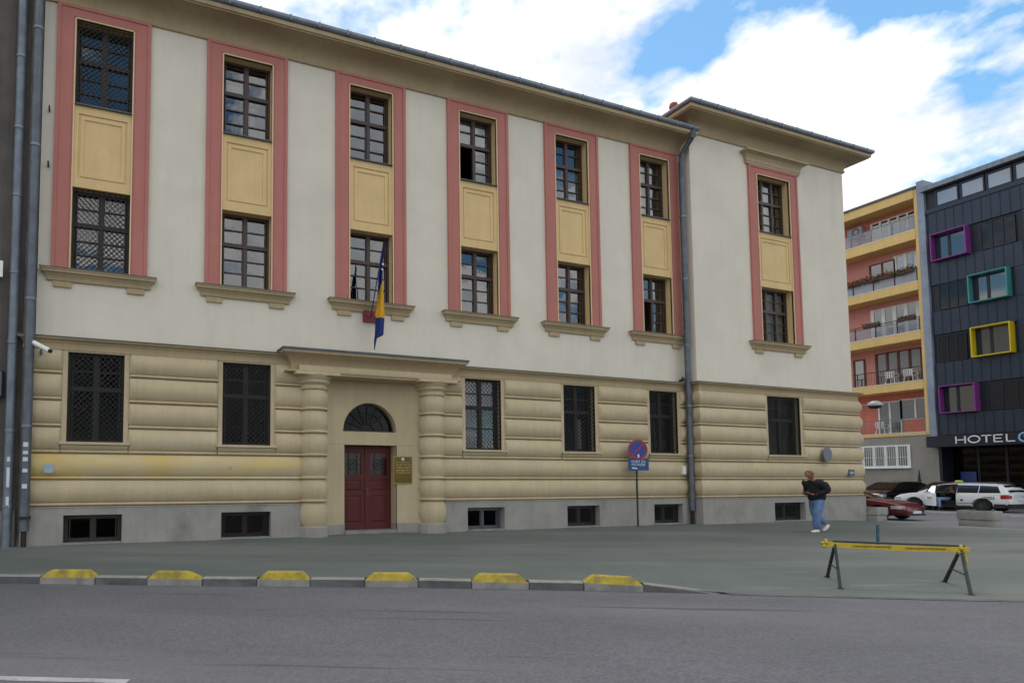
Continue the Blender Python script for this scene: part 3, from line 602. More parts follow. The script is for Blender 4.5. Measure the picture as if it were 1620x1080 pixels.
for xa, xb in ((PC - .785, PC - .012), (PC + .012, PC + .785)):
    MB().add([(xa + .13, DY + .03, 1.62), (xb - .13, DY + .03, 1.62), (xb - .13, DY + .03, 2.25), (xa + .13, DY + .03, 2.25)], [(0, 1, 2, 3)]).build('pane', 'door_pane', do)
    g = MB(); x0, x1 = xa + .14, xb - .14
    for k in (1, 3): g.bar((x0 + (x1 - x0) * k / 4, DY + .012, 1.62), (x0 + (x1 - x0) * k / 4, DY + .012, 2.25), .006, 5)
    xm = (x0 + x1) / 2; g.ring((xm, DY + .006, 1.93), (0, -1, 0), .13, .148, 24, .014); g.ring((xm, DY + .006, 1.93), (0, -1, 0), .05, .065, 16, .014); g.build('grille', 'iron', do)
h = MB().bar((PC - .09, DY - .05, 1.24), (PC + .05, DY - .06, 1.20), .014, 8).bar((PC + .05, DY, 1.20), (PC + .05, DY - .06, 1.20), .012, 8); h.box(PC + .03, PC + .07, DY - .012, DY + .002, 1.05, 1.27); h.build('door_handle', 'rim', do)
lun = MB(); FY = .52
lun.grid([[(PC + r * math.cos(t), FY, LZ + r * math.sin(t)) for t in [math.pi * k / 32 for k in range(33)]] for r in (.76, .815)]); lun.box(PC - .815, PC + .815, FY - .02, FY + .02, LZ + .002, LZ + .05)
for k in range(1, 8):
    t = math.pi * k / 8; lun.bar((PC + .2 * math.cos(t), FY, LZ + .05 + .2 * math.sin(t)), (PC + .78 * math.cos(t), FY, LZ + .78 * math.sin(t)), .010, 5)
for r in (.2, .5): lun.tube([(PC + r * math.cos(math.pi * k / 16), FY, LZ + .04 + r * math.sin(math.pi * k / 16)) for k in range(17)], .010, 5)
lo = lun.build('fanlight', 'dark_wood', B)
MB().add([(PC + .80 * math.cos(math.pi * k / 24), FY + .025, LZ + .01 + .80 * math.sin(math.pi * k / 24)) for k in range(25)], [tuple(range(25))]).build('pane', 'dark_glass', lo)
MB().box(PC - 1.7, PC + 1.7, 1.6, 1.7, 0, 4.6).box(PC - 1.7, PC - 1.6, .5, 1.6, 0, 4.6).box(PC + 1.6, PC + 1.7, .5, 1.6, 0, 4.6).build('vestibule', 'interior', B)
def colprof():
    P = [(0, .28)]; zs = [.28, .885, 1.49, 2.09, 2.70, 3.31, 3.87]
    for i, (a, b) in enumerate(zip(zs, zs[1:])):
        if i: P += [(.315, a), (.32, a + .022), (.375, a + .026), (.397, a + .040), (.40, a + .058), (.397, a + .076), (.375, a + .092), (.335, a + .096)]; a2 = a + .10
        else: P += [(.34, .28)]; a2 = .285
        for k in range(12):
            u = k / 11; P.append((.308 + .098 * math.sin(math.pi * (.05 + .88 * u)) ** .66, a2 + (b - .006 - a2) * u))
    P += [(.33, 3.87), (.37, 3.88), (.39, 3.91), (.38, 3.95), (.36, 3.96), (.36, 4.0), (.40, 4.03), (.435, 4.06), (.44, 4.10), (.42, 4.12), (.45, 4.16), (.50, 4.22), (.52, 4.26), (0, 4.26)]
    return P
for cx in (5.09, 8.66):
    co = MB().lathe(cx, -.02, colprof(), 40).build('column', 'stucco', B, smooth=40)
    MB().lathe(cx, -.02, [(0, -.15), (.425, -.15), (.425, .255), (.41, .275), (.36, .285), (0, .285)], 12, R(15), R(375)).build('column_base', 'plinth', co)
    MB().box(cx - .62, cx + .60, -.52, .05, 4.235, 4.315).build('abacus', 'stucco', co)
MB().box(4.6, 9.15, -.36, .34, 4.265, 4.5).build('architrave', 'stucco', B)
can = MB().sweep([(4.5, .1), (4.5, -.14), (9.22, -.14), (9.22, .1)], [(0, 4.317), (.26, 4.317), (.26, 4.36), (.10, 4.375), (.075, 4.40), (.085, 4.50), (.12, 4.60), (.19, 4.69), (.29, 4.755), (.375, 4.80), (.385, 4.845), (.385, 4.875), (0, 4.93)]).build('canopy', 'cornice', B, smooth=35)
MB().sweep([(4.5, .1), (4.5, -.14), (9.22, -.14), (9.22, .1)], [(0, 4.94), (.37, 4.88), (.405, 4.86), (.41, 4.915), (.30, 4.945), (0, 5.0)]).build('flashing', 'flashing', can)
# ---- neighbour on the left
NB = thing('neighbour_building', (-6, 0, 0), 'dark grey weathered building at the left edge of the picture', 'building')
MB().box(-16, -1.92, -.02, 12, -.2, 16).build('wall', 'old_render', NB)
MB().box(-1.915, -1.84, .0, 2, -.2, 14).build('wall_edge', 'old_stone', NB)
MB().box(-16, -1.95, -.10, 0, -.2, .8).build('plinth', 'old_stone', NB)
def pipe(name, x, y, z0, z1, r, m, label, joints, cat='downpipe', head=None):
    t = thing(name, (x, y, z0), label, cat, 'downpipes on the facades')
    MB().bar((x, y, z0), (x, y, z1), r, 14).build('pipe', m, t, smooth=40)
    for z in joints: MB().lathe(x, y, [(r, z - .035), (r + .014, z - .03), (r + .014, z + .03), (r, z + .035)], 14).build('collar', 'zinc', t)
    return t
p1 = pipe('downpipe', -2.10, -.17, -.02, 14, .095, 'pipe_light', 'pale grey-blue round downpipe on the dark building at far left', (.9, 2.6, 4.6, 6.2, 8.0, 9.6, 11.3))
p2 = pipe('downpipe', -1.745, -.27, .35, 13.35, .105, 'pipe', 'dull grey-blue downpipe at the left end of the cream facade', (2.7, 5.6, 9.2, 12.0))
MB().bar((-1.745, -.27, .35), (-1.745, -.27, -.05), .06, 10).build('cast_iron_shoe', 'iron', p2); MB().box(-1.87, -1.62, -.39, -.05, .62, .68).build('clamp', 'iron', p2)
for z, s_ in ((2.28, .05), (2.1, .035), (1.95, .045), (1.7, .04), (1.35, .05)):
    MB().box(-1.745 - .05, -1.745 + .05, -.385, -.378, z - s_, z + s_).build('sticker', 'soft_white', p2)
for z, s_ in ((1.55, .22), (1.0, .12), (1.95, .05)):
    MB().box(-2.10 - .02, -2.10 + .04, -.272, -.266, z - s_, z + s_).build('sticker', 'soft_white', p1)
p3 = pipe('downpipe', 18.46, -.26, .45, 12.55, .095, 'pipe', 'grey-blue downpipe in the corner between the long facade and the right wing', (2.3, 4.0, 6.1, 8.4, 10.6))
MB().bar((18.46, -.26, .45), (18.46, -.26, -.05), .055, 10).build('cast_iron_shoe', 'iron', p3)
MB().tube([(18.46, -.26, 12.5), (18.48, -.3, 12.85), (18.55, -.62, 13.25), (18.6, -.68, 13.5)], .085, 12).build('swan_neck', 'flashing', p3)
MB().tube([(18.66, -.55, 13.72), (18.45, -.25, 14.0), (18.3, -.5, 14.25)], .07, 12).build('upper_elbow', 'pipe_light', p3)
# ================================================================== THINGS ON THE FACADE
t = thing('flag', (6.69, -.05, 6.0), 'limp blue and yellow flag with white stars on a slanted pole above the doorway', 'flag')
MB().box(6.55, 7.06, -.03, .048, 5.90, 6.22).build('bracket_plate', 'bracket_red', t)
bk = MB()
for x in (6.64, 6.8, 6.95): bk.bar((x, -.02, 6.18), (x + .02, -.16, 6.0), .018, 6)
bk.build('socket', 'bracket_red', t)
pa, pb = Vector((6.74, -.10, 6.04)), Vector((6.85, -.74, 7.96))
MB().bar(pa, pb, .016, 8, .013).build('pole', 'dark_steel', t)
FL = [(7.95, 6.845), (7.58, 6.79), (7.25, 6.73), (6.93, 6.68), (6.51, 6.655), (6.14, 6.63), (5.85, 6.61), (5.28, 6.60), (4.98, 6.615)]     # left edge of the hanging cloth
FR = [(7.95, 6.86), (7.78, 6.88), (7.27, 6.845), (7.04, 6.845), (6.54, 6.89), (5.94, 6.915), (5.40, 6.90), (5.30, 6.70), (4.98, 6.63)]
def edge(T, z):
    for (z0, x0), (z1, x1) in zip(T, T[1:]):
        if z1 <= z <= z0: return x0 + (x1 - x0) * (z0 - z) / (z0 - z1)
    return T[-1][1]
nu, nv = 22, 80; rows = []; random.seed(9)
for j in range(nv + 1):
    z = 7.95 - (7.95 - 4.98) * j / nv; v = j / nv; xl, xr = edge(FL, z), edge(FR, z); r = []
    for i in range(nu):
        u = i / (nu - 1); ph = u * 3.2 * math.pi + v * 2.2
        amp = min(1, v * 2.5) * .06 * (1 if v < .85 else 1 - (v - .85) * 4)
        r.append((xl + (xr - xl) * u + .006 * math.sin(v * 17 + u * 3), -.74 + .12 * v - amp * math.sin(ph) - .02 * math.sin(u * 11 + v * 5), z + (.05 * (u - .3) * max(0, v - .6))))
    rows.append(r)
mb = MB(); mb.grid(rows); nf = nu - 1
for j in range(nv):
    z = 7.95 - (7.95 - 4.98) * (j + .5) / nv
    for i in range(nf):
        x = edge(FL, z) + (edge(FR, z) - edge(FL, z)) * (i + .5) / nf
        mb.mi[j * nf + i] = 1 if 5.86 < z < 7.10 and x > 6.845 + (z - 7.08) * .20 else 0
me = mb.mesh('cloth', ['flag_blue', 'flag_yellow'], org(t), smooth=70); o = bpy.data.objects.new('cloth', me); COL.objects.link(o); o.parent = t
def star(c, r):
    v = []
    for k in range(10):
        a = math.pi / 2 + math.pi * k / 5; rr = r if k % 2 == 0 else r * .42; v.append((c[0] + rr * math.cos(a), c[1], c[2] + rr * math.sin(a)))
    return MB().add(v, [tuple(range(10))])
star((6.80, -.80, 7.30), .045).build('star', 'white', o); star((6.775, -.80, 7.16), .035).build('star', 'white', o)
t = thing('name_plaque', (7.86, .0, 1.39), 'gold brass name plaque with rows of lettering right of the red door', 'plaque')
pl = MB().box(-.275, .275, -.015, .015, 0, .78); pl.build('plate', 'brass', t, local=True)
fr = MB().box(-.275, .275, -.02, .0, 0, .02).box(-.275, .275, -.02, 0, .76, .78).box(-.275, -.255, -.02, 0, .02, .76).box(.255, .275, -.02, 0, .02, .76); fr.build('rim', 'gold_text', t, local=True)
MB().disc((0, -.017, .70), (0, -1, 0), .045, 12, .006).build('emblem', 'soft_white', t, local=True)
random.seed(3)
for z, n, hgt in ((.61, 11, .035), (.54, 14, .035), (.46, 9, .05), (.38, 8, .05), (.31, 12, .03)):
    m = MB(); x = -.2
    while x < .2:
        wq = random.uniform(.018, .035); m.box(x, x + wq, -.018, -.014, z - hgt / 2, z + hgt / 2); x += wq + random.choice((.008, .008, .03))
    m.build('lettering', 'gold_text', t, local=True)
t.location = (7.86, nichey(.98) - .05, 1.38); t.rotation_euler.z = R(-15)
def on_wall(name, mb, m, label, cat): return tag(mb.build(name, m), label, cat)
# CCTV
t = thing('security_camera', (-1.62, -.05, 4.5), 'white bullet security camera beside the left downpipe', 'camera')
MB().bar((-1.66, -.30, 4.60), (-1.30, -.60, 4.38), .055, 14).build('housing', 'white', t, smooth=40); MB().bar((-1.315, -.588, 4.389), (-1.27, -.625, 4.362), .046, 14).build('lens', 'ink', t)
MB().bar((-1.66, -.32, 4.625), (-1.30, -.62, 4.41), .062, 14).build('sun_shield', 'white', t, smooth=40) if False else None
MB().tube([(-1.52, -.05, 4.38), (-1.50, -.30, 4.36), (-1.48, -.44, 4.47)], .022, 8).build('mount', 'sign_grey', t); MB().disc((-1.52, -.13, 4.38), (0, -1, 0), .06, 14, .03).build('wall_plate', 'sign_grey', t)
t = thing('security_camera', (18.33, -.2, 4.85), 'small black dome camera on the ledge left of the corner downpipe', 'camera')
MB().box(18.27, 18.40, -.25, -.05, 4.86, 4.93).build('base', 'ink', t); MB().lathe(18.335, -.15, [(.05, 4.93), (.055, 4.96), (.03, 5.0), (0, 5.01)], 12).build('dome', 'ink', t, smooth=60)
on_wall('poster', MB().box(-1.38, -1.19, -.165, -.14, 1.65, 1.86), 'sticker', 'small pale blue notice stuck on the wall at left', 'notice')
on_wall('wall_box', MB().box(18.17, 18.30, -.2, -.05, 1.68, 1.96), 'white', 'small white utility box on the wall near the corner downpipe', 'box')
t = thing('house_number_plate', (26.4, WY, 1.7), 'small blue house number plate at the right corner of the wing', 'number plate')
MB().box(26.1, 26.42, WY - .175, WY - .13, 1.63, 1.88).build('plate', 'number_teal', t); MB().box(26.15, 26.37, WY - .182, WY - .176, 1.72, 1.79).build('lettering', 'sticker', t)
t = thing('round_wall_plaque', (24.75, WY, 2.3), 'grey oval metal plaque on the wing wall above the walking man', 'plaque')
MB().disc((24.8, WY - .26, 2.42), (.08, -1, 0), .27, 32, .05).build('disc', 'sign_grey', t); MB().bar((24.8, WY - .05, 2.42), (24.8, WY - .23, 2.42), .04, 8).build('bracket', 'iron', t)
for x, z in ((-1.50, 10.25), (-1.49, 8.9)):
    t = thing('wall_hook', (x, YU, z), 'small iron hook on the pale wall at left, ' + ('upper' if z > 10 else 'lower') + ' of two', 'hook', 'iron hooks at left')
    MB().bar((x, YU + .01, z), (x, YU - .10, z), .022, 6).bar((x, YU - .09, z - .01), (x, YU - .10, z + .09), .02, 6).build('hook', 'iron', t)
t = thing('wall_sign', (-2.35, -.2, 6.2), 'white sign projecting from the dark building at the left edge', 'sign')
MB().box(-2.75, -2.33, -.25, -.21, 6.05, 6.42).build('plate', 'white', t); MB().box(-2.6, -2.4, -.256, -.251, 6.15, 6.3).build('lettering', 'ink', t); MB().bar((-2.5, -.21, 6.2), (-2.5, -.02, 6.2), .02, 6).build('arm', 'iron', t)
t = thing('wall_cabinet', (-2.45, -.2, 3.4), 'dark metal cabinet on the dark building at the left edge', 'cabinet')
MB().box(-2.8, -2.27, -.2, -.02, 3.35, 3.95).build('case', 'hotel_dark', t); MB().box(-2.78, -2.29, -.212, -.2, 3.38, 3.92).build('door', 'flashing', t)
# ================================================================== STREET FURNITURE
t = thing('no_parking_sign', (15.86, -.45, 0), 'round blue and red no parking sign above a blue plate, pole by the wall', 'sign')
MB().bar((15.86, -.45, -.05), (15.86, -.45, 2.75), .03, 10).build('pole', 'dark_steel', t, smooth=50)
nrm = Vector((-.35, -1, 0)).normalized(); c0 = Vector((15.88, -.50, 2.46))
dk = MB().disc(c0, nrm, .315, 36, .012).build('disc', 'sign_blue', t); MB().ring(c0 + nrm * .004, nrm, .262, .322, 36, .008).build('red_ring', 'sign_red', dk)
u_ = nrm.cross(Vector((0, 0, 1))).normalized()
def flat(c, w, h, off, m, name, par, rot=0):
    c = Vector(c) + nrm * off; a = u_ * math.cos(rot) + Vector((0, 0, math.sin(rot))); b = -u_ * math.sin(rot) + Vector((0, 0, math.cos(rot)))
    q = [c - a * w - b * h, c + a * w - b * h, c + a * w + b * h, c - a * w + b * h]
    return MB().add(q + [p - nrm * .002 for p in q], [(0, 1, 2, 3), (4, 7, 6, 5)] + [(i, 4 + i, 4 + (i + 1) % 4, (i + 1) % 4) for i in range(4)]).build(name, m, par)
flat(c0, .27, .024, .003, 'sign_red', 'diagonal_bar', dk, R(-45)); flat(c0 + Vector((.05, 0, -.03)), .055, .05, .008, 'soft_white', 'sticker', dk, R(35)); flat(c0 + Vector((.02, 0, -.20)), .03, .05, .008, 'soft_white', 'sticker', dk)
c1 = Vector((15.90, -.495, 1.98)); pl = flat(c1, .335, .19, 0, 'blue_plate', 'plate', t)
rz_ = math.atan2(u_.y, u_.x) + math.pi
for zz_, tx, sz in ((.09, 'OSIM ZA', .12), (-.01, 'POTREBE', .11)): text('lettering', tx, sz, 'soft_white', pl, c1 + nrm * .006 + Vector((0, 0, zz_)), (R(90), 0, math.atan2(-nrm.x, nrm.y) + math.pi), .001)
flat(c1 + Vector((-.17, 0, -.12)) , .09, .02, .004, 'soft_white', 'sticker', pl, .1); flat(c1 + Vector((.2, 0, -.13)), .1, .035, .004, 'soft_white', 'sticker', pl)
# trestle barrier
t = thing('trestle_barrier', (11, -10, -.08), 'low yellow barrier beam on two dark steel trestles at the road edge', 'barrier')
A0, A1 = Vector((10.30, -9.66, .50)), Vector((11.60, -10.56, .47)); ax = (A1 - A0).normalized(); pe = Vector((-ax.y, ax.x, 0))
for c, f1, f2 in ((A0, (10.05, -9.86), (10.68, -9.29)), (A1, (11.25, -10.81), (11.96, -10.17))):
    tr = None
    ap = c + Vector((0, 0, .03)); fa = Vector((*f1, hz(*f1) - .01)); fb = Vector((*f2, hz(*f2) - .01))
    tr = MB().bar(fa, ap, .026, 4, .022).bar(fb, ap, .026, 4, .022); m1 = fa.lerp(ap, .42); m2 = fb.lerp(ap, .42); tr.bar(m1, m2, .011, 6)
    for f in (fa, fb): tr.bar(f + Vector((0, 0, .01)), f + Vector((0, 0, .022)), .04, 6)
    tr.build('trestle', 'dark_steel', t)
b0 = A0 - ax * .14 + Vector((0, 0, .045)); b1 = A1 + ax * .10 + Vector((0, 0, .045))
nb = 14; sec = []
for i in range(nb + 1):
    p = b0.lerp(b1, i / nb) - Vector((0, 0, .018 * math.sin(math.pi * i / nb))); w = .018
    sec.append([p + pe * w + Vector((0, 0, .012)), p + pe * w - Vector((0, 0, .058)), p - pe * w - Vector((0, 0, .062)), p - pe * w + Vector((0, 0, .012))])
v = [q for s_ in sec for q in s_]; bmm = MB().add(v, [(i * 4 + k, i * 4 + (k + 1) % 4, i * 4 + 4 + (k + 1) % 4, i * 4 + 4 + k) for i in range(nb) for k in range(4)] + [(3, 2, 1, 0), (nb * 4, nb * 4 + 1, nb * 4 + 2, nb * 4 + 3)])
be = bmm.build('beam', 'barrier_yellow', t)
MB().bar(b0 + ax * .12 + Vector((0, 0, .022)), b1 - ax * .05 + Vector((0, 0, .02)), .015, 6).build('top_pipe', 'dark_steel', t)
for c, s_ in ((b0 + ax * .02, 1), (A1 + Vector((0, 0, .03)), -1)):
    random.seed(5); g = MB()
    for k in range(9):
        p = c + Vector((random.gauss(0, .018), random.gauss(0, .018), random.gauss(-.015, .02))); g.lathe(p.x, p.y, [(0, p.z - .03), (.02, p.z - .02), (.026, p.z + .012), (0, p.z + .03)], 7)
    g.build('tape_wrap', 'barrier_yellow', t, smooth=60)
for k in range(3): MB().bar(A1 + Vector((.03 + .01 * k, -.02, .0)), A1 + Vector((.05 + .012 * k, -.03, -.15 - .03 * k)), .012, 4).build('tape_tail', 'barrier_yellow', t)
arot = (R(90), 0, math.atan2(ax.y, ax.x))
for f in (.33, .70): text('lettering', 'ZABRANJENO PARKIRANJE', .042, 'bracket_red', be, b0.lerp(b1, f) - Vector((0, 0, .038)) - pe * .024, arot, .0008)
t = tag(MB().bar((16.3, -6.9, -.1), (16.32, -6.9, .46), .03, 10).bar((16.32, -6.9, .46), (16.32, -6.9, .48), .036, 10).build('pipe_post', 'teal_paint', loc=(16.3, -6.9, -.1), smooth=40), 'short teal steel pipe post standing behind the yellow barrier', 'post')
def planter(c, w, d, h, rz, label):
    t = thing('concrete_planter', c, label, 'planter', 'concrete planters at the corner', rz)
    for z0, z1, ins in ((0, h * .47, .03), (h * .49, h, 0)):
        a, b = w / 2 - ins, d / 2 - ins; r = .06; pts = []
        for sx, sy in ((1, 1), (-1, 1), (-1, -1), (1, -1)):
            for k in range(4):
                an = {(1, 1): 0, (-1, 1): 90, (-1, -1): 180, (1, -1): 270}[(sx, sy)] + k * 30; pts.append((sx * (a - r) + r * math.cos(R(an)), sy * (b - r) + r * math.sin(R(an))))
        n = len(pts); prof = [(1, z0), (1.012, z0 + .03), (1.012, z1 - .03), (.99, z1)]
        vs = [(x * s_, y * s_, z) for s_, z in prof for x, y in pts]
        fs = [(k * n + i, k * n + (i + 1) % n, (k + 1) * n + (i + 1) % n, (k + 1) * n + i) for k in range(3) for i in range(n)]
        m = MB().add(vs, fs)
        if z0 == 0: m.add([vs[i] for i in range(3 * n, 4 * n)], [tuple(range(n))])
        else:   # rim and sunken soil
            vi = [(x * .86, y * .8, z1) for x, y in pts]; vd = [(x * .86, y * .8, z1 - .1) for x, y in pts]
            base = [vs[i] for i in range(3 * n, 4 * n)]; m.add(base + vi + vd, [(k * n + i, k * n + (i + 1) % n, (k + 1) * n + (i + 1) % n, (k + 1) * n + i) for k in range(2) for i in range(n)] + [tuple(range(2 * n, 3 * n))])
        m.build('ring', 'concrete', t, local=True, smooth=30)
    return t
planter((27.6, -3.68, -.12), .7, .95, .56, R(4), 'grey concrete planter in front of the white taxi')
planter((27.45, -.3, -.12), .7, 1.25, .56, R(3), 'grey concrete planter at the wing corner before the burgundy car')
# street lamp on the side of the wing
t = thing('street_lamp', (27.2, 1.5, 4.2), 'grey street lamp on an arm past the wing corner', 'street lamp')
MB().tube([(26.98, -.2, 4.28), (27.6, -.3, 4.40), (28.1, -.38, 4.42)], .03, 8).build('arm', 'zinc', t)
MB().lathe(28.25, -.4, [(0, 4.60), (.10, 4.59), (.22, 4.52), (.27, 4.42), (.25, 4.39), (0, 4.39)], 16).build('lamp_head', 'frost', t, smooth=50); MB().lathe(28.25, -.4, [(.22, 4.388), (.17, 4.31), (0, 4.28)], 16).build('lens', 'black_plastic', t, smooth=50)
# ================================================================== PEOPLE
def skin(name, verts, edges, radii, m, parent, sub=2, root=0, extra=None):
    me = bpy.data.meshes.new(name); me.from_pydata(verts, edges, []); o = bpy.data.objects.new(name, me); COL.objects.link(o)
    md = o.modifiers.new('s', 'SKIN'); md.use_smooth_shade = True; md.branch_smoothing = .5
    sv = me.skin_vertices[0].data
    for i, r in enumerate(radii): sv[i].radius = (r, r) if not isinstance(r, tuple) else r
    roots = root if isinstance(root, (list, tuple)) else [root]
    for k in roots: sv[k].use_root = True
    ss = o.modifiers.new('u', 'SUBSURF'); ss.levels = sub; ss.render_levels = sub
    bpy.context.view_layer.update(); ev = o.evaluated_get(bpy.context.evaluated_depsgraph_get()); bake = bpy.data.meshes.new_from_object(ev); bpy.data.objects.remove(o)
    if extra:
        a = MB(); a.v = [tuple(v.co) for v in bake.vertices]; a.f = [tuple(p.vertices) for p in bake.polygons]; a.mi = [0] * len(a.f); extra(a); bake = a.mesh(name, m, smooth=70)
    else:
        bake.materials.clear(); bake.materials.append(M[m])
        for p in bake.polygons: p.use_smooth = True
    bake.name = name; r = bpy.data.objects.new(name, bake); COL.objects.link(r); r.parent = parent
    return r
def ellipsoid(mb, c, rx, ry, rz, tilt=0, n=14, k=10, shape=None):
    rows = []
    ct, st = math.cos(tilt), math.sin(tilt)
    for j in range(k + 1):
        b = math.pi * j / k - math.pi / 2; row = []
        for i in range(n + 1):
            a = 2 * math.pi * i / n; x, y, z = rx * math.cos(b) * math.cos(a), ry * math.cos(b) * math.sin(a), rz * math.sin(b)
            if shape: x, y, z = shape(x, y, z)
            row.append((c[0] + x * ct + z * st, c[1] + y, c[2] - x * st + z * ct))
        rows.append(row)
    mb.grid(rows)
def hand(mb_v, mb_e, mb_r, wrist, fwd, side, down, roots):
    """palm plus five finger chains, each rooted inside the palm"""
    w = Vector(wrist); f = Vector(fwd).normalized(); s = Vector(side).normalized(); d_ = Vector(down).normalized()
    k = len(mb_v); mb_v += [w, w + f * .05, w + f * .085]; mb_r += [(.026, .024), (.036, .02), (.034, .018)]; mb_e += [(k, k + 1), (k + 1, k + 2)]; roots.append(k)
    for i, (o, ln) in enumerate(((-.027, .066), (-.009, .076), (.009, .072), (.026, .056))):
        k = len(mb_v); p = w + f * .078 + s * o; mb_v += [p, p + f * ln * .45 + d_ * .008, p + f * ln * .75 + d_ * .03, p + f * ln * .8 + d_ * .055]; mb_r += [.0095, .009, .0085, .007]; mb_e += [(k, k + 1), (k + 1, k + 2), (k + 2, k + 3)]; roots.append(k)
    k = len(mb_v); p = w + f * .03 - s * .028; mb_v += [p, p + f * .03 - s * .022, p + f * .062 - s * .022 + d_ * .012]; mb_r += [.012, .0105, .008]; mb_e += [(k, k + 1), (k + 1, k + 2)]; roots.append(k)
def person_walking(loc, rz):
    t = thing('person', loc, 'man in black jumper, blue jeans and white trainers walking while looking at his phone', 'person', None, rz)
    V = [Vector(p) for p in ((0, 0, .96), (.0, 0, 1.12), (.02, 0, 1.3), (.035, 0, 1.44), (.07, 0, 1.51), (.10, 0, 1.57),
         (.02, .16, 1.40), (-.05, .26, 1.16), (.17, .15, 1.08), (.02, -.16, 1.40), (-.05, -.26, 1.16), (.17, -.15, 1.08),
         (.0, .10, .9), (.12, .10, .5), (.12, .095, .09), (-.02, -.10, .9), (-.05, -.10, .50), (-.36, -.10, .21))]
    E_ = [(0, 1), (1, 2), (2, 3), (3, 4), (4, 5), (3, 6), (6, 7), (7, 8), (3, 9), (9, 10), (10, 11), (0, 12), (12, 13), (13, 14), (0, 15), (15, 16), (16, 17)]
    Rr = [.11, .10, .10, .06, .045, .055, .03, .035, .03, .03, .035, .03, .085, .058, .04, .085, .058, .04]; roots = [0]
    hand(V, E_, Rr, (.19, .135, 1.08), (.85, -.5, .12), (.5, .8, 0), (0, -.3, 1), roots); hand(V, E_, Rr, (.19, -.135, 1.08), (.85, .5, .12), (.5, -.8, 0), (0, .3, 1), roots)
    def head(mb):
        def sh(x, y, z):
            if z < 0: f = 1 + .28 * z / .12; x, y = x * (f if x < 0 else 1 - .1 * abs(z) / .12), y * f
            return x, y, z
        c = (.165, 0, 1.64); ti = R(40); ellipsoid(mb, c, .106, .086, .128, ti, shape=sh)
        def hp(x, y, z): return (c[0] + x * math.cos(ti) + z * math.sin(ti), c[1] + y, c[2] - x * math.sin(ti) + z * math.cos(ti))
        ellipsoid(mb, hp(.10, 0, -.02), .022, .015, .028, ti, 8, 6); ellipsoid(mb, hp(.088, 0, -.065), .014, .026, .008, ti, 8, 6)
        for sy in (1, -1): ellipsoid(mb, hp(0, sy * .08, -.01), .02, .01, .034, ti, 8, 6)
        t['hp'] = 0
    b = skin('body', V, E_, Rr, 'skin', t, 2, roots, head)
    c = (.165, 0, 1.64); ti = R(40); hm = MB()
    def hp(x, y, z): return (c[0] + x * math.cos(ti) + z * math.sin(ti), c[1] + y, c[2] - x * math.sin(ti) + z * math.cos(ti))
    rows = []
    for j in range(9):
        bb = math.pi / 2 * (1 - j / 8 * 1.05); row = []
        for i in range(19):
            a = R(62) + R(360 - 124) * i / 18; k = 1.04; row.append(hp(.106 * k * math.cos(bb) * math.cos(a), .086 * k * math.cos(bb) * math.sin(a), .128 * k * math.sin(bb)))
        rows.append(row)
    hm.grid(rows); hm.build('hair', 'hair', b, local=True, smooth=70)
    for sy in (1, -1):
        e = MB(); ellipsoid(e, hp(.088, sy * .03, .012), .01, .013, .008, ti, 8, 6); e.build('eye', 'ink', b, local=True)
    # jumper
    V2 = [(0, 0, .84), (-.02, 0, 1.06), (.01, 0, 1.28), (.03, 0, 1.42), (.055, 0, 1.49), (.01, .20, 1.415), (-.05, .275, 1.17), (.165, .155, 1.08), (.01, -.20, 1.415), (-.05, -.275, 1.17), (.165, -.155, 1.08)]
    skin('jumper', V2, [(0, 1), (1, 2), (2, 3), (3, 4), (3, 5), (5, 6), (6, 7), (3, 8), (8, 9), (9, 10)], [(.205, .195), (.215, .205), (.215, .20), (.18, .16), .095, .125, .10, .06, .125, .10, .06], 'sweater', b, 2)
    V3 = [(0, 0, 1.06), (0, 0, .93), (.01, .095, .82), (.125, .10, .5), (.12, .097, .10), (-.01, -.095, .82), (-.05, -.10, .50), (-.33, -.10, .23)]
    skin('jeans', V3, [(0, 1), (1, 2), (2, 3), (3, 4), (1, 5), (5, 6), (6, 7)], [(.16, .15), (.165, .155), .125, .10, .088, .125, .10, .085], 'jeans', b, 2)
    for nm, V4 in (('shoe', [(.06, .097, .05), (.15, .097, .05), (.25, .10, .035), (.30, .10, .03)]), ('shoe', [(-.42, -.10, .21), (-.36, -.10, .13), (-.29, -.10, .06), (-.24, -.10, .03)])):
        skin(nm, V4, [(0, 1), (1, 2), (2, 3)], [(.048, .05), (.05, .05), (.048, .034), (.035, .026)], 'shoe', b, 2)
    return t
man = person_walking((18.86, -4.0, hz(18.86, -4)), R(168))
man.scale = (1.12, 1.16, 1.0)
ph = MB().box(-.005, .005, -.036, .036, -.07, .07); ph_o = ph.build('phone', 'ink', loc=None); tag(ph_o, "dark phone held in the walking man's hands", 'phone')
ph_o.location = Matrix.Rotation(R(168), 3, 'Z') @ Vector((.315, 0, 1.13)) + Vector((18.86, -4.0, 0)); ph_o.rotation_euler = (0, R(-55), R(168))
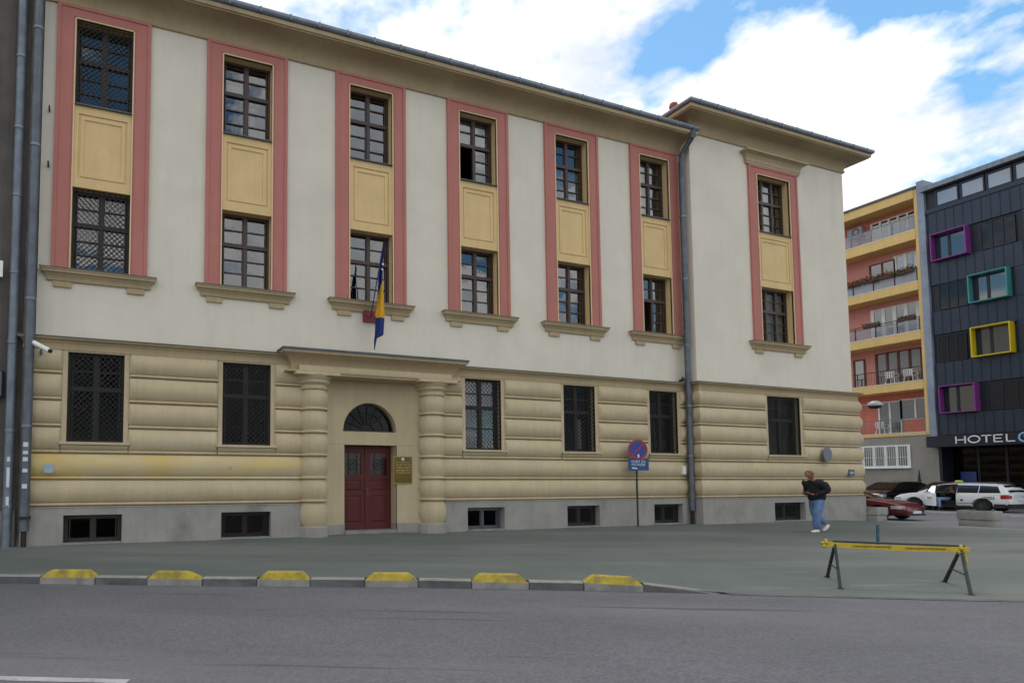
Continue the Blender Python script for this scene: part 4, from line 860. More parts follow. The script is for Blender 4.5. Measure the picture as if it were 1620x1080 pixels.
# ================================================================== CARS
def lerpt(T, x):
    for (a, b), (c, e) in zip(T, T[1:]):
        if a <= x <= c: return b + (e - b) * (x - a) / (c - a)
    return T[0][1] if x < T[0][0] else T[-1][1]
def car(name, loc, rz, label, paint, top, roof, wid, axles, sidewins, screens, wr=.32, sill=.24, door_gap=None, belt=.96, hwb=.83, hwr=.63, zr1=1.44, lights=(), extras=None):
    t = thing(name, loc, label, 'car', 'cars on the side street', rz)
    xs = sorted({top[0][0], top[-1][0], *[a for a, _ in top], *[a for a, _ in wid], *[ax_ + wr * 1.22 * math.cos(math.pi * k / 10) for ax_ in axles for k in range(11)], *([] if not door_gap else door_gap[:2]), *[top[0][0] + .12 * k for k in range(int((top[-1][0] - top[0][0]) / .12))]})
    xs = [x for i, x in enumerate(xs) if i == 0 or x - xs[i - 1] > .004]
    def zb(x):
        z = sill
        e0, e1 = top[0][0], top[-1][0]
        z += .10 * (1 - sst(0, .45, x - e0)) + .06 * (1 - sst(0, .4, e1 - x))
        for a in axles:
            q = (wr * 1.2) ** 2 - (x - a) ** 2
            if q > 0: z = max(z, wr + math.sqrt(q) - .0)
        return z
    secs = []
    for x in xs:
        zt, w = lerpt(top, x), lerpt(wid, x); z0 = min(zb(x), zt - .12)
        zm = max(z0 + .03, min(.58, zt - .09)); zl = z0 + min(.09, (zm - z0) * .5)
        h_ = [(0, z0), (w * .90, z0), (w * .985, zl), (w, zm), (w * .985, max(zm + .02, zt - .14)), (w * .945, zt - .035), (w * .86, zt), (0, zt + .025)]
        secs.append([(x, y, z) for y, z in h_] + [(x, -y, z) for y, z in h_[-2:0:-1]])
    n = len(secs[0]); mb = MB(); vs = [p for s_ in secs for p in s_]; fs = []
    for i in range(len(secs) - 1):
        xm = (xs[i] + xs[i + 1]) / 2
        for k in range(n):
            if door_gap and door_gap[0] < xm < door_gap[1] and k in (1, 2, 3, 4, 5): continue
            fs.append((i * n + k, i * n + (k + 1) % n, (i + 1) * n + (k + 1) % n, (i + 1) * n + k))
    fs += [tuple(range(n))[::-1], tuple(range((len(secs) - 1) * n, len(secs) * n))]
    mb.add(vs, fs); body = mb.build('body', paint, t, local=True, smooth=38)
    def hwz(z): return hwb + (hwr - hwb) * (z - belt) / (zr1 - belt)
    # greenhouse: pillars and roof, with openings left as glass
    gx = sorted({*[a for a, _ in roof], *([] if not door_gap else door_gap[:2]), *[roof[0][0] + (roof[-1][0] - roof[0][0]) * k / 30 for k in range(31)]}); gs = []
    for x in gx:
        z = lerpt(roof, x); wt = hwz(z - .03); h_ = [(hwz(belt - .04), belt - .04), (wt, max(belt - .03, z - .035)), (max(.02, wt - .07), z), (0, z + .02)]
        gs.append([(x, y, zz_) for y, zz_ in h_] + [(x, -y, zz_) for y, zz_ in h_[-2::-1]])
    g = MB(); m = len(gs[0]); vs = [p for s_ in gs for p in s_]; fs = []
    for i in range(len(gs) - 1):
        xm = (gx[i] + gx[i + 1]) / 2
        for k in range(m - 1):
            if door_gap and door_gap[0] < xm < door_gap[1] and k == 0: continue
            fs.append((i * m + k, i * m + k + 1, (i + 1) * m + k + 1, (i + 1) * m + k))
    g.add(vs, fs + [tuple(range(m))[::-1], tuple(range((len(gs) - 1) * m, len(gs) * m))]); g.build('roof', paint, t, local=True, smooth=38)
    for sy in (1, -1):
        for wi, P in enumerate(sidewins):
            if door_gap and sy == 1 and wi == len(sidewins) - 1: continue
            q = [(x, sy * (hwz(z) + .006), z) for x, z in P]; MB().add(q, [tuple(range(len(q)))]).build('side_window', 'car_glass_solid', t, local=True)
    for nm, (xa, za, xb, zb_) in screens:
        ya, yb = hwz(za) - .05, hwz(zb_) - .09; nx, nz = (za - zb_), (xb - xa); l_ = math.hypot(nx, nz); ox, oz = nx / l_ * .02, nz / l_ * .02
        if oz < 0: ox, oz = -ox, -oz
        MB().grid([[(xa + ox, -ya + 2 * ya * k / 6, za + oz + .02 * math.sin(math.pi * k / 6)) for k in range(7)], [(xb + ox, -yb + 2 * yb * k / 6, zb_ + oz + .015 * math.sin(math.pi * k / 6)) for k in range(7)]]).build(nm, 'car_glass_solid', t, local=True, smooth=80)
    for a in axles:
        for sy in (1, -1):
            w = lerpt(wid, a); T_ = MB(); pr = [(wr * .62, -.10), (wr * .92, -.105), (wr, -.07), (wr, .07), (wr * .92, .105), (wr * .62, .10)]
            T_.lathe(0, 0, pr + [pr[0]], 26); wh = bpy.data.objects.new('wheel', T_.mesh('wheel', 'tyre', smooth=45)); COL.objects.link(wh); wh.parent = t; wh.location = (a, sy * (w - .125), wr); wh.rotation_euler.x = R(-90 * sy)
            rm = MB().lathe(0, 0, [(0, .075), (.05, .08), (.06, .06), (wr * .55, .055), (wr * .63, .095), (wr * .63, -.09)], 26)
            for k in range(5):
                an = 2 * math.pi * k / 5; rm.bar((.04 * math.cos(an), .04 * math.sin(an), .07), (wr * .6 * math.cos(an), wr * .6 * math.sin(an), .085), .022, 5)
            ro = bpy.data.objects.new('rim', rm.mesh('rim', 'rim', smooth=40)); COL.objects.link(ro); ro.parent = wh
        wl = MB().box(a - wr * 1.15, a + wr * 1.15, -.62, .62, .2, .6 + wr * .4); wl.build('wheel_well', 'black_plastic', t, local=True)
    sk = MB()
    for sy in (1, -1): sk.box(axles[0] + wr * 1.25, axles[1] - wr * 1.25, sy * .80 - .03, sy * .80 + .03, sill - .035, sill + .03)
    sk.box(top[0][0] + .25, top[-1][0] - .25, -.7, .7, sill - .02, sill + .02); sk.build('underbody', 'black_plastic', t, local=True)
    for nm, m_, P in lights:
        MB().grid(P).build(nm, m_, t, local=True, smooth=80)
    if extras: extras(t)
    return t
mat('car_glass_solid', (.012, .014, .016), .04, var=0); M['car_glass_solid'].node_tree.nodes['Principled BSDF'].inputs['IOR'].default_value = 2.0
def surf_patch(xa, xb, za, zb, wfun, sy, off=.012, n=4):
    return [[(xa + (xb - xa) * i / n, sy * (lerpt(wfun, xa + (xb - xa) * i / n) + off), z) for i in range(n + 1)] for z in (za, (za + zb) / 2, zb)]
TW = [(-2.40, .70), (-2.33, .80), (-2.0, .865), (-1.0, .885), (1.0, .885), (1.7, .86), (2.1, .80), (2.3, .68), (2.38, .52)]
TT = [(-2.40, .90), (-2.30, .97), (-1.0, .985), (.5, .97), (1.05, .985), (1.6, .93), (2.0, .85), (2.25, .73), (2.38, .58)]
TR = [(-2.34, 1.0), (-2.22, 1.22), (-2.0, 1.41), (-1.6, 1.47), (-.6, 1.50), (.1, 1.475), (.45, 1.40), (1.22, .985)]
TWIN = [[(-2.05, 1.0), (-1.25, .99), (-1.25, 1.385), (-1.9, 1.35)], [(-1.22, .99), (-.42, .99), (-.40, 1.41), (-1.22, 1.387)], [(-.28, 1.0), (1.0, 1.0), (.40, 1.35), (.05, 1.395), (-.26, 1.395)]]
def taxi_extras(t):
    s = MB(); s.box(-.28, -.02, -.17, .17, 1.52, 1.55); s.add([(-.26, -.2, 1.55), (-.04, -.2, 1.55), (-.04, .2, 1.55), (-.26, .2, 1.55), (-.2, -.16, 1.66), (-.1, -.16, 1.66), (-.1, .16, 1.66), (-.2, .16, 1.66)], [(0, 1, 5, 4), (1, 2, 6, 5), (2, 3, 7, 6), (3, 0, 4, 7), (4, 5, 6, 7)])
    s.build('taxi_roof_sign', 'taxi_sign', t, local=True)
    for sy in (1, -1): MB().tube([(-1.9, sy * .60, 1.48), (-1.75, sy * .60, 1.535), (-.2, sy * .60, 1.555), (.02, sy * .60, 1.51)], .016, 6).build('roof_rail', 'rim', t, local=True)
    # door swung open on the near side, hinged at the front
    dm = MB(); dm.box(-1.0, 0, -.06, 0, 0, .70); dm.box(-.96, -.02, -.065, -.06, .1, .6)
    d_ = bpy.data.objects.new('front_door', dm.mesh('front_door', 'car_white')); COL.objects.link(d_); d_.parent = t; d_.location = (.86, .90, .27); d_.rotation_euler.z = R(-42)
    fm = MB().bar((-1.0, -.04, .70), (-.95, -.12, 1.12), .022, 6).bar((-.95, -.12, 1.12), (-.45, -.12, 1.10), .02, 6).bar((-.45, -.12, 1.10), (0, -.04, .72), .02, 6); o = bpy.data.objects.new('window_frame', fm.mesh('window_frame', 'black_plastic')); COL.objects.link(o); o.parent = d_
    gq = MB().add([(-1.0, -.05, .70), (0, -.05, .70), (-.45, -.12, 1.09), (-.94, -.12, 1.11)], [(0, 1, 2, 3)]); o = bpy.data.objects.new('pane', gq.mesh('pane', 'car_glass')); COL.objects.link(o); o.parent = d_
    text('lettering', 'TAXI', .20, 'ink', d_, org(d_) + Vector((-.5, .003, .42)), (R(90), 0, R(180)), .001)
    MB().box(-.9, .95, -.78, .78, .26, .34).build('floor', 'black_plastic', t, local=True)
    for sy in (.38, -.38):
        se = MB().box(-.30, .28, sy - .24, sy + .24, .34, .56).box(-.42, -.26, sy - .24, sy + .24, .5, 1.15).box(-.40, -.3, sy - .12, sy + .12, 1.16, 1.34); se.build('seat', 'black_plastic', t, local=True)
    MB().box(.72, 1.05, -.78, .78, .62, .95).build('dashboard', 'black_plastic', t, local=True)
    MB().box(-.40, .95, -.82, -.70, .3, 1.0).build('far_door_trim', 'black_plastic', t, local=True)
    MB().box(-.46, -.42, -.80, .84, .28, .97).build('pillar_trim', 'black_plastic', t, local=True)
    for x, z, w in ((-1.62, .78, .42), (-1.62, .70, .42)):
        m = MB(); random.seed(int(z * 100)); xx = x - w / 2
        while xx < x + w / 2:
            wq = random.uniform(.03, .05); m.box(xx, xx + wq, .882, .887, z - .025, z + .025); xx += wq + .025
        m.build('lettering', 'ink', t, local=True)
    MB().disc((-.62, .889, .60), (0, 1, 0), .055, 16, .004).build('emblem', 'ink', t, local=True)
    mr = MB(); ellipsoid(mr, (.78, .99, 1.03), .06, .10, .07, 0, 10, 8); mr.build('mirror', 'car_white', t, local=True, smooth=70)
    MB().box(-2.43, -2.38, -.26, .26, .62, .74).build('number_plate', 'soft_white', t, local=True)
    for sy in (1, -1): MB().box(-1.0, .9, sy * .889 - .004, sy * .889 + .004, .44, .46).build('side_strip', 'ink', t, local=True) if sy < 0 else MB().box(-1.1, -.45, .885, .893, .44, .46).build('side_strip', 'ink', t, local=True)
    MB().box(-2.44, -1.80, -.80, .80, .22, .44).box(-2.2, -1.80, .80, .882, .22, .43).build('rear_bumper', 'black_plastic', t, local=True); MB().box(-.95, .90, .80, .895, .20, .30).build('sill_strip', 'black_plastic', t, local=True); MB().box(1.80, 2.36, -.6, .6, .20, .34).build('front_bumper', 'black_plastic', t, local=True)
taxi = car('taxi', (39.95, 2.68, -.05), R(90), 'white estate taxi with its front door open and a driver seated inside', 'car_white', TT, TR, TW, (-1.37, 1.34), TWIN,
    [('windscreen', (1.20, 1.0, .47, 1.40)), ('rear_window', (-2.33, 1.03, -2.03, 1.39))], door_gap=(-.40, .80), 
    lights=[('tail_light', 'tail_red', surf_patch(-2.40, -2.05, .70, .88, TW, 1)), ('tail_light', 'tail_red', surf_patch(-2.40, -2.05, .70, .88, TW, -1)), ('headlight', 'headlight', surf_patch(1.92, 2.28, .58, .70, TW, 1)), ('headlight', 'headlight', surf_patch(1.92, 2.28, .58, .70, TW, -1))], extras=taxi_extras)
taxi.scale.z = .91
# driver half out of the taxi
t = thing('person', (39.95, 2.68, -.05), 'taxi driver in dark top and pale blue jeans sitting sideways in the open taxi door', 'person', None, R(90))
V = [(.02, .36, .62), (-.06, .34, .85), (-.08, .33, 1.08), (-.04, .34, 1.18), (.22, .62, .64), (.30, .86, .60), (.26, .90, .16), (.34, .58, .66), (.55, .80, .62), (.50, .86, .18), (0, .5, 1.06), (.18, .58, .86), (.40, .55, .86), (-.05, .16, 1.06), (.2, .14, .85), (.42, .2, .86)]
Ed = [(0, 1), (1, 2), (2, 3), (0, 4), (4, 5), (5, 6), (0, 7), (7, 8), (8, 9), (2, 10), (10, 11), (11, 12), (2, 13), (13, 14), (14, 15)]
t.scale.z = .91
bd = skin('body', [Vector(p) for p in V], Ed, [.10, .10, .08, .045, .07, .05, .04, .07, .05, .04, .045, .035, .03, .045, .035, .03], 'skin', t, 1, 0, lambda mb: ellipsoid(mb, (0.0, .34, 1.28), .095, .078, .12))
skin('jeans', [Vector(V[i]) for i in (0, 4, 5, 6, 7, 8, 9)], [(0, 1), (1, 2), (2, 3), (0, 4), (4, 5), (5, 6)], [.14, .10, .082, .072, .10, .082, .072], 'jeans_pale', bd, 2)
skin('shirt', [Vector(V[i]) for i in (0, 1, 2, 10, 11, 13, 14)], [(0, 1), (1, 2), (2, 3), (3, 4), (2, 5), (5, 6)], [.15, .155, .13, .075, .06, .075, .06], 'sweater', bd, 2)
for p in ((.26, .93, .06), (.50, .90, .08)): skin('shoe', [Vector(p) + Vector((0, -.05, .03)), Vector(p) + Vector((0, .06, .02)), Vector(p) + Vector((0, .15, .0))], [(0, 1), (1, 2)], [.05, .05, .035], 'ink', bd, 2)
hm = MB(); ellipsoid(hm, (-.015, .34, 1.32), .10, .085, .10, 0, 12, 8); hm.build('hair', 'hair', bd, local=True, smooth=70)
SW = [(-2.2, .68), (-2.1, .80), (-1.2, .85), (1.0, .85), (1.6, .83), (1.95, .78), (2.12, .66), (2.2, .50)]
ST = [(-2.2, .80), (-2.1, .92), (-1.3, .96), (.4, .93), (.95, .93), (1.5, .85), (1.95, .74), (2.12, .64), (2.2, .52)]
SR = [(-2.0, .95), (-1.5, 1.31), (-.95, 1.37), (-.35, 1.365), (.0, 1.28), (.70, .94)]
SWIN = [[(-1.80, .98), (-1.17, .98), (-1.17, 1.27), (-1.43, 1.23)], [(-1.11, .98), (-.35, .98), (-.35, 1.30), (-1.11, 1.30)], [(-.29, .98), (.50, .98), (-.05, 1.25), (-.29, 1.295)]]
def red_extras(t):
    MB().grid([[(2.16, -.34 + .68 * k / 6, z) for k in range(7)] for z in (.44, .6)]).build('grille', 'black_plastic', t, local=True)
    g = MB()
    for k in range(5): g.box(2.165 + .03, 2.20, -.32, .32, .46 + k * .03, .468 + k * .03)
    g.build('grille_bars', 'rim', t, local=True); MB().box(2.19, 2.22, -.26, .26, .32, .43).build('number_plate', 'soft_white', t, local=True)
    MB().box(1.9, 2.19, -.6, .6, .22, .30).build('bumper_lip', 'black_plastic', t, local=True)
red = car('parked_car', (29.85, 1.42, -.12), R(-90), 'burgundy saloon car half hidden behind the wing corner', 'car_red', ST, SR, SW, (-1.25, 1.32), SWIN, [('windscreen', (.68, .96, .02, 1.28)), ('rear_window', (-1.95, .98, -1.47, 1.30))], wr=.30, belt=.93, hwb=.80, hwr=.60, zr1=1.38,
    lights=[('headlight', 'headlight', surf_patch(1.75, 2.14, .52, .66, SW, 1)), ('headlight', 'headlight', surf_patch(1.75, 2.14, .52, .66, SW, -1))], extras=red_extras)
red.scale.z = .88
HW_ = [(-1.95, .74), (-1.8, .82), (-.9, .85), (1.0, .85), (1.5, .83), (1.8, .77), (1.92, .66), (2.0, .5)]
HT = [(-1.95, .85), (-1.8, .93), (-1.0, .95), (.6, .93), (.95, .93), (1.4, .88), (1.75, .77), (1.92, .68), (2.0, .55)]
HR = [(-1.9, .95), (-1.72, 1.28), (-1.3, 1.42), (-.5, 1.46), (.1, 1.44), (.42, 1.36), (1.15, .95)]
HWIN = [[(-1.62, .98), (-.85, .98), (-.85, 1.36), (-1.45, 1.33)], [(-.78, .98), (.9, .98), (.35, 1.32), (.1, 1.385), (-.78, 1.385)]]
def hatch_extras(t):
    MB().box(1.99, 2.03, -.26, .26, .38, .49).build('number_plate', 'soft_white', t, local=True); MB().box(1.93, 1.99, -.4, .4, .52, .62).build('grille', 'black_plastic', t, local=True)
lt = lambda Wf: [('headlight', 'headlight', surf_patch(1.55, 1.94, .55, .70, Wf, 1)), ('headlight', 'headlight', surf_patch(1.55, 1.94, .55, .70, Wf, -1))]
car('parked_car', (42.4, 6.75, -.05), R(172), 'dark maroon hatchback parked by the grey wall behind the taxi bonnet', 'car_dark', HT, HR, HW_, (-1.2, 1.22), HWIN, [('windscreen', (1.13, .97, .44, 1.36)), ('rear_window', (-1.88, .98, -1.72, 1.27))], wr=.30, belt=.94, hwb=.81, hwr=.62, zr1=1.44, lights=lt(HW_), extras=hatch_extras)
car('parked_car', (42.6, 4.2, -.05), R(180), 'black car parked behind the taxi, only its roof showing', 'car_dark', HT, HR, HW_, (-1.2, 1.22), HWIN, [('windscreen', (1.13, .97, .44, 1.36)), ('rear_window', (-1.88, .98, -1.72, 1.27))], wr=.30, belt=.94, hwb=.81, hwr=.62, zr1=1.44, lights=lt(HW_), extras=hatch_extras)
# ================================================================== HOTEL
HX = 45.0
def solid_glass(name, col, ior):
    mat(name, col, .03, var=.3, scale=.8); b = M[name].node_tree.nodes['Principled BSDF']; b.inputs['IOR'].default_value = ior; b.inputs['Specular IOR Level'].default_value = .5
solid_glass('flush_glass', (.012, .014, .018), 1.42); solid_glass('hotel_glass', (.012, .014, .016), 2.3); solid_glass('hotel_glass_blue', (.08, .16, .28), 2.2); solid_glass('hotel_glass_grey', (.10, .11, .11), 1.6)
Ht = thing('hotel_building', (45, 0, 0), 'dark zinc-clad hotel with purple, teal and yellow framed windows at right', 'building')
HY1, HY0 = 5.68, -7.0
MB().box(HX + .12, HX + 9, HY0, HY1, 4.0, 18.45).box(HX + 1.6, HX + 9, HY0, HY1, -.1, 4.0).build('wall', 'hotel_dark', Ht)
MB().box(HX - .35, HX + 9, HY0 - .3, HY1 + .1, 18.50, 18.78).build('roof_edge', 'zinc', Ht)
boxes = [(5.40, 3.77, 14.18, 15.78, 'box_purple'), (3.82, 2.17, 11.29, 12.87, 'box_teal'), (3.83, 2.17, 8.26, 9.92, 'box_yellow'), (5.40, 3.77, 5.28, 6.87, 'box_purple'),
         (.4, -1.23, 5.28, 6.87, 'box_teal'), (-.6, -2.2, 8.26, 9.92, 'box_purple'), (-.9, -2.5, 11.29, 12.87, 'box_yellow'), (1.0, -.6, 14.18, 15.78, 'box_teal')]
bands = [(15.82, 17.15, 0), (14.16, 15.80, 1), (12.86, 14.14, 0), (11.28, 12.84, 1), (9.92, 11.26, 0), (8.26, 9.90, 1), (6.90, 8.24, 0), (5.26, 6.88, 1), (4.05, 5.24, 0)]
pw = .40
flush = {14.16: [(3.3, 1.9)], 11.28: [(5.3, 4.05)], 8.26: [(5.45, 4.2)], 5.26: [(3.4, 1.6)]}
pm = {}
npan = 0
for z0, z1, winb in bands:
    y = HY1 - .06
    while y - pw > HY0:
        a, b = y - pw + .012, y
        hit = any(ya > a + .02 and yb < b - .02 and za < z1 - .1 and zb > z0 + .1 for ya, yb, za, zb, _ in boxes) or any(ya > a + .02 and yb < b - .02 for ya, yb in flush.get(z0, []))
        if not hit:
            key = (round(z1 - z0, 3), winb)
            if key not in pm: pm[key] = MB().box(0, .10, 0, pw - .012, 0, z1 - z0).box(-.025, 0, pw - .035, pw - .012, 0, z1 - z0).mesh('cladding_panel', 'zinc_panel' if not winb else 'zinc_panel')
            inst(pm[key], Ht, (HX + random.uniform(-.006, .006) - 45, a, z0), 'cladding_panel'); npan += 1
        y -= pw
for z0 in flush:
    for ya, yb in flush[z0]:
        f = MB().box(HX + .02, HX + .10, yb, ya, z0 + .03, z0 + .08).box(HX + .02, HX + .10, yb, ya, z0 + 1.5, z0 + 1.55); n = 3
        for k in range(n + 1): yy = yb + (ya - yb) * k / n; f.box(HX + .02, HX + .10, yy - .025, yy + .025, z0 + .08, z0 + 1.5)
        fo = f.build('window', 'hotel_dark', Ht)
        for k in range(n): MB().add([(HX + .06, yb + (ya - yb) * k / n + .025, z0 + .08), (HX + .06, yb + (ya - yb) * (k + 1) / n - .025, z0 + .08), (HX + .06, yb + (ya - yb) * (k + 1) / n - .025, z0 + 1.5), (HX + .06, yb + (ya - yb) * k / n + .025, z0 + 1.5)], [(0, 3, 2, 1)]).build('pane', 'flush_glass', fo)
for ya, yb, za, zb, m in boxes:
    f = MB(); th = .055; xo = HX - .40
    f.box(xo, HX + .3, yb, ya, za, za + th).box(xo, HX + .3, yb, ya, zb - th, zb).box(xo, HX + .3, yb, yb + th, za + th, zb - th).box(xo, HX + .3, ya - th, ya, za + th, zb - th)
    fo = f.build('box_window', m, Ht); ym = (ya + yb) / 2 + .12
    MB().box(HX + .03, HX + .10, ym - .06, ym + .06, za + th, zb - th).box(HX + .03, HX + .10, ya - th - .22, ya - th, za + th, zb - th).build('frame', 'hotel_dark', fo)
    for p, q_ in ((yb + th, ym - .06), (ym + .06, ya - th - .22)): MB().add([(HX + .07, p, za + th), (HX + .07, q_, za + th), (HX + .07, q_, zb - th), (HX + .07, p, zb - th)], [(0, 3, 2, 1)]).build('pane', 'hotel_glass', fo)
y = 5.15
while y > HY0 + 1:
    f = MB().box(HX - .02, HX + .1, y - 1.02, y + .07, 17.42, 17.5).box(HX - .02, HX + .1, y - 1.02, y + .07, 18.3, 18.40); f.box(HX - .02, HX + .1, y, y + .07, 17.5, 18.3).box(HX - .02, HX + .1, y - 1.02, y - .95, 17.5, 18.3)
    fo = f.build('ribbon_window', 'zinc_panel_dark', Ht); MB().add([(HX + .05, y - .95, 17.5), (HX + .05, y, 17.5), (HX + .05, y, 18.3), (HX + .05, y - .95, 18.3)], [(0, 3, 2, 1)]).build('pane', 'hotel_glass_blue', fo); y -= 1.14
MB().box(HX - .06, HX + .2, HY0, HY1 + .03, 17.16, 17.40).build('ledge', 'zinc_panel', Ht)
MB().box(HX - .7, HX + 2, HY0, 5.93, 3.35, 3.98).build('entrance_canopy', 'hotel_dark', Ht)
# lobby glazing
for yy in (5.62, 4.4, 3.2, 2.0, .8, -.4, -2, -4): go = MB().box(HX + 1.0, HX + 1.1, yy - .05, yy + .05, -.05, 3.37).build('lobby_post', 'hotel_dark', Ht)
for a, b in zip((5.62, 4.4, 3.2, 2.0, .8, -.4, -2), (4.4, 3.2, 2.0, .8, -.4, -2, -4)): MB().add([(HX + 1.05, b + .05, -.05), (HX + 1.05, a - .05, -.05), (HX + 1.05, a - .05, 3.37), (HX + 1.05, b + .05, 3.37)], [(0, 3, 2, 1)]).build('pane', 'dark_glass', go)
MB().box(HX - .0, HX + 1.6, HY1 - .1, HY1 - .02, -.1, 3.37).build('side_wall', 'hotel_dark', Ht)
sx_ = HX - .73
sg_ = thing('hotel_sign', (sx_, 3.6, 3.4), 'white capital letters HOTEL with a blue and pink round emblem on the dark canopy', 'sign')
def bars(name, L_): 
    m = MB()
    for (ya, za, yb, zb, th) in L_: m.bar((sx_, ya, za), (sx_, yb, zb), th, 4, up=(1, 0, 0))
    m.build(name, 'white', sg_)
zb_, zt_ = 3.50, 3.90; zm_ = 3.70; r_ = .036
bars('letter_h', [(4.86, zb_, 4.86, zt_, r_), (4.46, zb_, 4.46, zt_, r_), (4.86, zm_, 4.46, zm_, r_)])
om = MB(); pts = [(sx_, 4.08 + .24 * math.cos(2 * math.pi * k / 28), zm_ + .185 * math.sin(2 * math.pi * k / 28)) for k in range(29)]; om.tube(pts, r_, 5); om.build('letter_o', 'white', sg_)
bars('letter_t', [(3.76, zt_ - .02, 3.36, zt_ - .02, r_), (3.56, zb_, 3.56, zt_, r_)])
bars('letter_e', [(3.24, zb_, 3.24, zt_, r_), (3.24, zt_ - .02, 2.90, zt_ - .02, r_), (3.24, zm_, 2.96, zm_, r_), (3.24, zb_ + .02, 2.90, zb_ + .02, r_)])
bars('letter_l', [(2.74, zb_, 2.74, zt_, r_), (2.74, zb_ + .02, 2.42, zb_ + .02, r_)])
sg_.location.y -= .31
MB().ring((sx_ - .02, 2.03 - .31, zm_), (-1, 0, 0), .19, .27, 30, .06).build('emblem_ring', 'lamp_blue', sg_); MB().disc((sx_ - .02, 1.97 - .31, zm_ + .06), (-1, 0, 0), .12, 20, .05).build('emblem_dot', 'lamp_pink', sg_)
on_wall('poster', MB().box(HX + .93, HX + .96, 4.5, 5.2, 1.3, 1.95), 'blue_plate', 'blue poster in the hotel lobby window above the taxi', 'poster')
# ================================================================== APARTMENT BLOCK
Ap = thing('apartment_block', (46, 9, 0), 'salmon and yellow apartment block with balconies between the wing and the hotel', 'building')
AY0, AY1 = 6.10, 13.5
MB().box(HX + 1.35, HX + 9, HY1 + .05, AY1, 4.0, 19.0).build('wall', 'salmon', Ap)
MB().box(HX + .02, HX + 9, HY1 + .05, AY1, -.1, 4.12).build('ground_floor_wall', 'apt_grey', Ap)
MB().box(HX - .08, HX + .6, 5.72, 6.06, 3.9, 19.3).box(HX + .6, HX + 9, 5.72, 6.06, 3.9, 19.3).build('party_wall', 'pilaster_blue', Ap)
MB().box(HX - .0, HX + 1.36, 6.062, 6.25, 4.14, 18.95).build('pier', 'apt_yellow', Ap); MB().box(HX - .0, HX + 1.36, AY1 - .2, AY1, 4.14, 18.95).build('pier', 'apt_yellow', Ap)
MB().box(HX - .12, HX + 9, 6.08, AY1 + .1, 18.96, 19.10).build('roof_edge', 'flashing', Ap); MB().box(HX - .05, HX + 1.4, 6.252, AY1, 18.42, 18.955).build('parapet', 'apt_yellow', Ap)
POST = {m: MB().box(-.02, .02, -.025, .025, 0, .86).mesh('post', m) for m in ('maroon_rail', 'zinc')}; BAL = {m: MB().box(-.006, .006, -.006, .006, .06, .86).mesh('baluster', m) for m in ('maroon_rail', 'zinc')}
lev = [(4.13, 4.30), (6.89, 7.38), (9.86, 10.37), (12.83, 13.35), (15.92, 16.50)]
for li, (za, zb) in enumerate(lev):
    m = MB().box(HX - .03, HX + 1.36, 6.252, AY1 - .2, za, zb); sl_ = m.build('balcony_slab', 'apt_yellow', Ap); MB().box(HX - .05, HX + .02, 6.252, AY1 - .2, zb + .002, zb + .035).build('slab_edge', 'white', sl_)
    bw = MB().box(HX + 1.30, HX + 1.348, 6.26, AY1 - .2, zb, (lev[li + 1][0] if li < 4 else 18.42)).build('balcony_wall', 'salmon' if li in (0, 4) else 'salmon_pale', Ap)
    ra = zb + .86; mt = 'maroon_rail' if li in (1, 2, 3) else 'zinc'
    rl = MB().bar((HX + .05, 6.25, ra), (HX + .05, AY1 - .2, ra), .024, 6)
    if li == 2: rl.bar((HX + .05, 6.25, ra - .13), (HX + .05, AY1 - .2, ra - .13), .018, 6)
    ro = rl.build('railing', mt, sl_)
    for k in range(6): yy = 6.3 + k * 1.15; inst(POST[mt], sl_, (HX + .05 - 46, yy - 9, zb), 'post')
    if li in (0, 1):
        for k in range(52): inst(BAL[mt], sl_, (HX + .05 - 46, 6.36 + k * .13 - 9, zb), 'baluster')
    else:
        for k in range(6):
            a, b = 6.34 + k * 1.15, 6.34 + k * 1.15 + 1.07; b = min(b, AY1 - .25)
            MB().box(HX + .045, HX + .055, a, b, zb + .06, ra - (.16 if li == 2 else .04)).build('infill_panel', 'rail_glass' if li != 3 else 'frost', sl_)
    # window and door group on the back wall
    def glaz(y1, y0, z0, z1, n, frame='white', gm='hotel_glass_blue', fwid=.09):
        f = MB(); X_ = HX + 1.24
        f.box(X_, X_ + .06, y0, y1, z0, z0 + .07).box(X_, X_ + .06, y0, y1, z1 - .07, z1)
        for k in range(n + 1): yy = y0 + (y1 - y0) * k / n; f.box(X_ - .004, X_ + .06, yy - fwid / 2, yy + fwid / 2, z0, z1)
        fo = f.build('balcony_window', frame, Ap)
        for k in range(n): a, b = y0 + (y1 - y0) * k / n + fwid / 2, y0 + (y1 - y0) * (k + 1) / n - fwid / 2; MB().add([(X_ + .03, a, z0 + .07), (X_ + .03, b, z0 + .07), (X_ + .03, b, z1 - .07), (X_ + .03, a, z1 - .07)], [(0, 3, 2, 1)]).build('pane', gm, fo)
    if li == 0: glaz(9.3, 8.1, zb + .05, zb + 2.15, 2, gm='hotel_glass_grey'); glaz(8.1, 6.6, zb + .9, zb + 2.2, 2, gm='hotel_glass_grey')
    if li == 1: glaz(9.3, 6.9, zb + .05, zb + 2.2, 4, 'planter_box', 'hotel_glass_grey', .13); glaz(10.6, 10.0, zb + .05, zb + 2.0, 1, 'planter_box', 'hotel_glass')
    if li == 2: glaz(9.4, 6.95, zb + .03, zb + 2.1, 4, gm='hotel_glass', fwid=.2)
    if li == 3: glaz(9.4, 8.05, zb + .9, zb + 2.1, 2, 'planter_box', 'hotel_glass'); glaz(8.0, 6.9, zb + .4, zb + 2.25, 2, fwid=.16)
    if li == 4: glaz(9.2, 6.75, zb + .05, zb + 1.65, 5, gm='hotel_glass', fwid=.12)
wf = MB(); wy0, wy1, wz0, wz1 = 7.15, 10.2, 2.25, 3.6; X_ = HX - .04
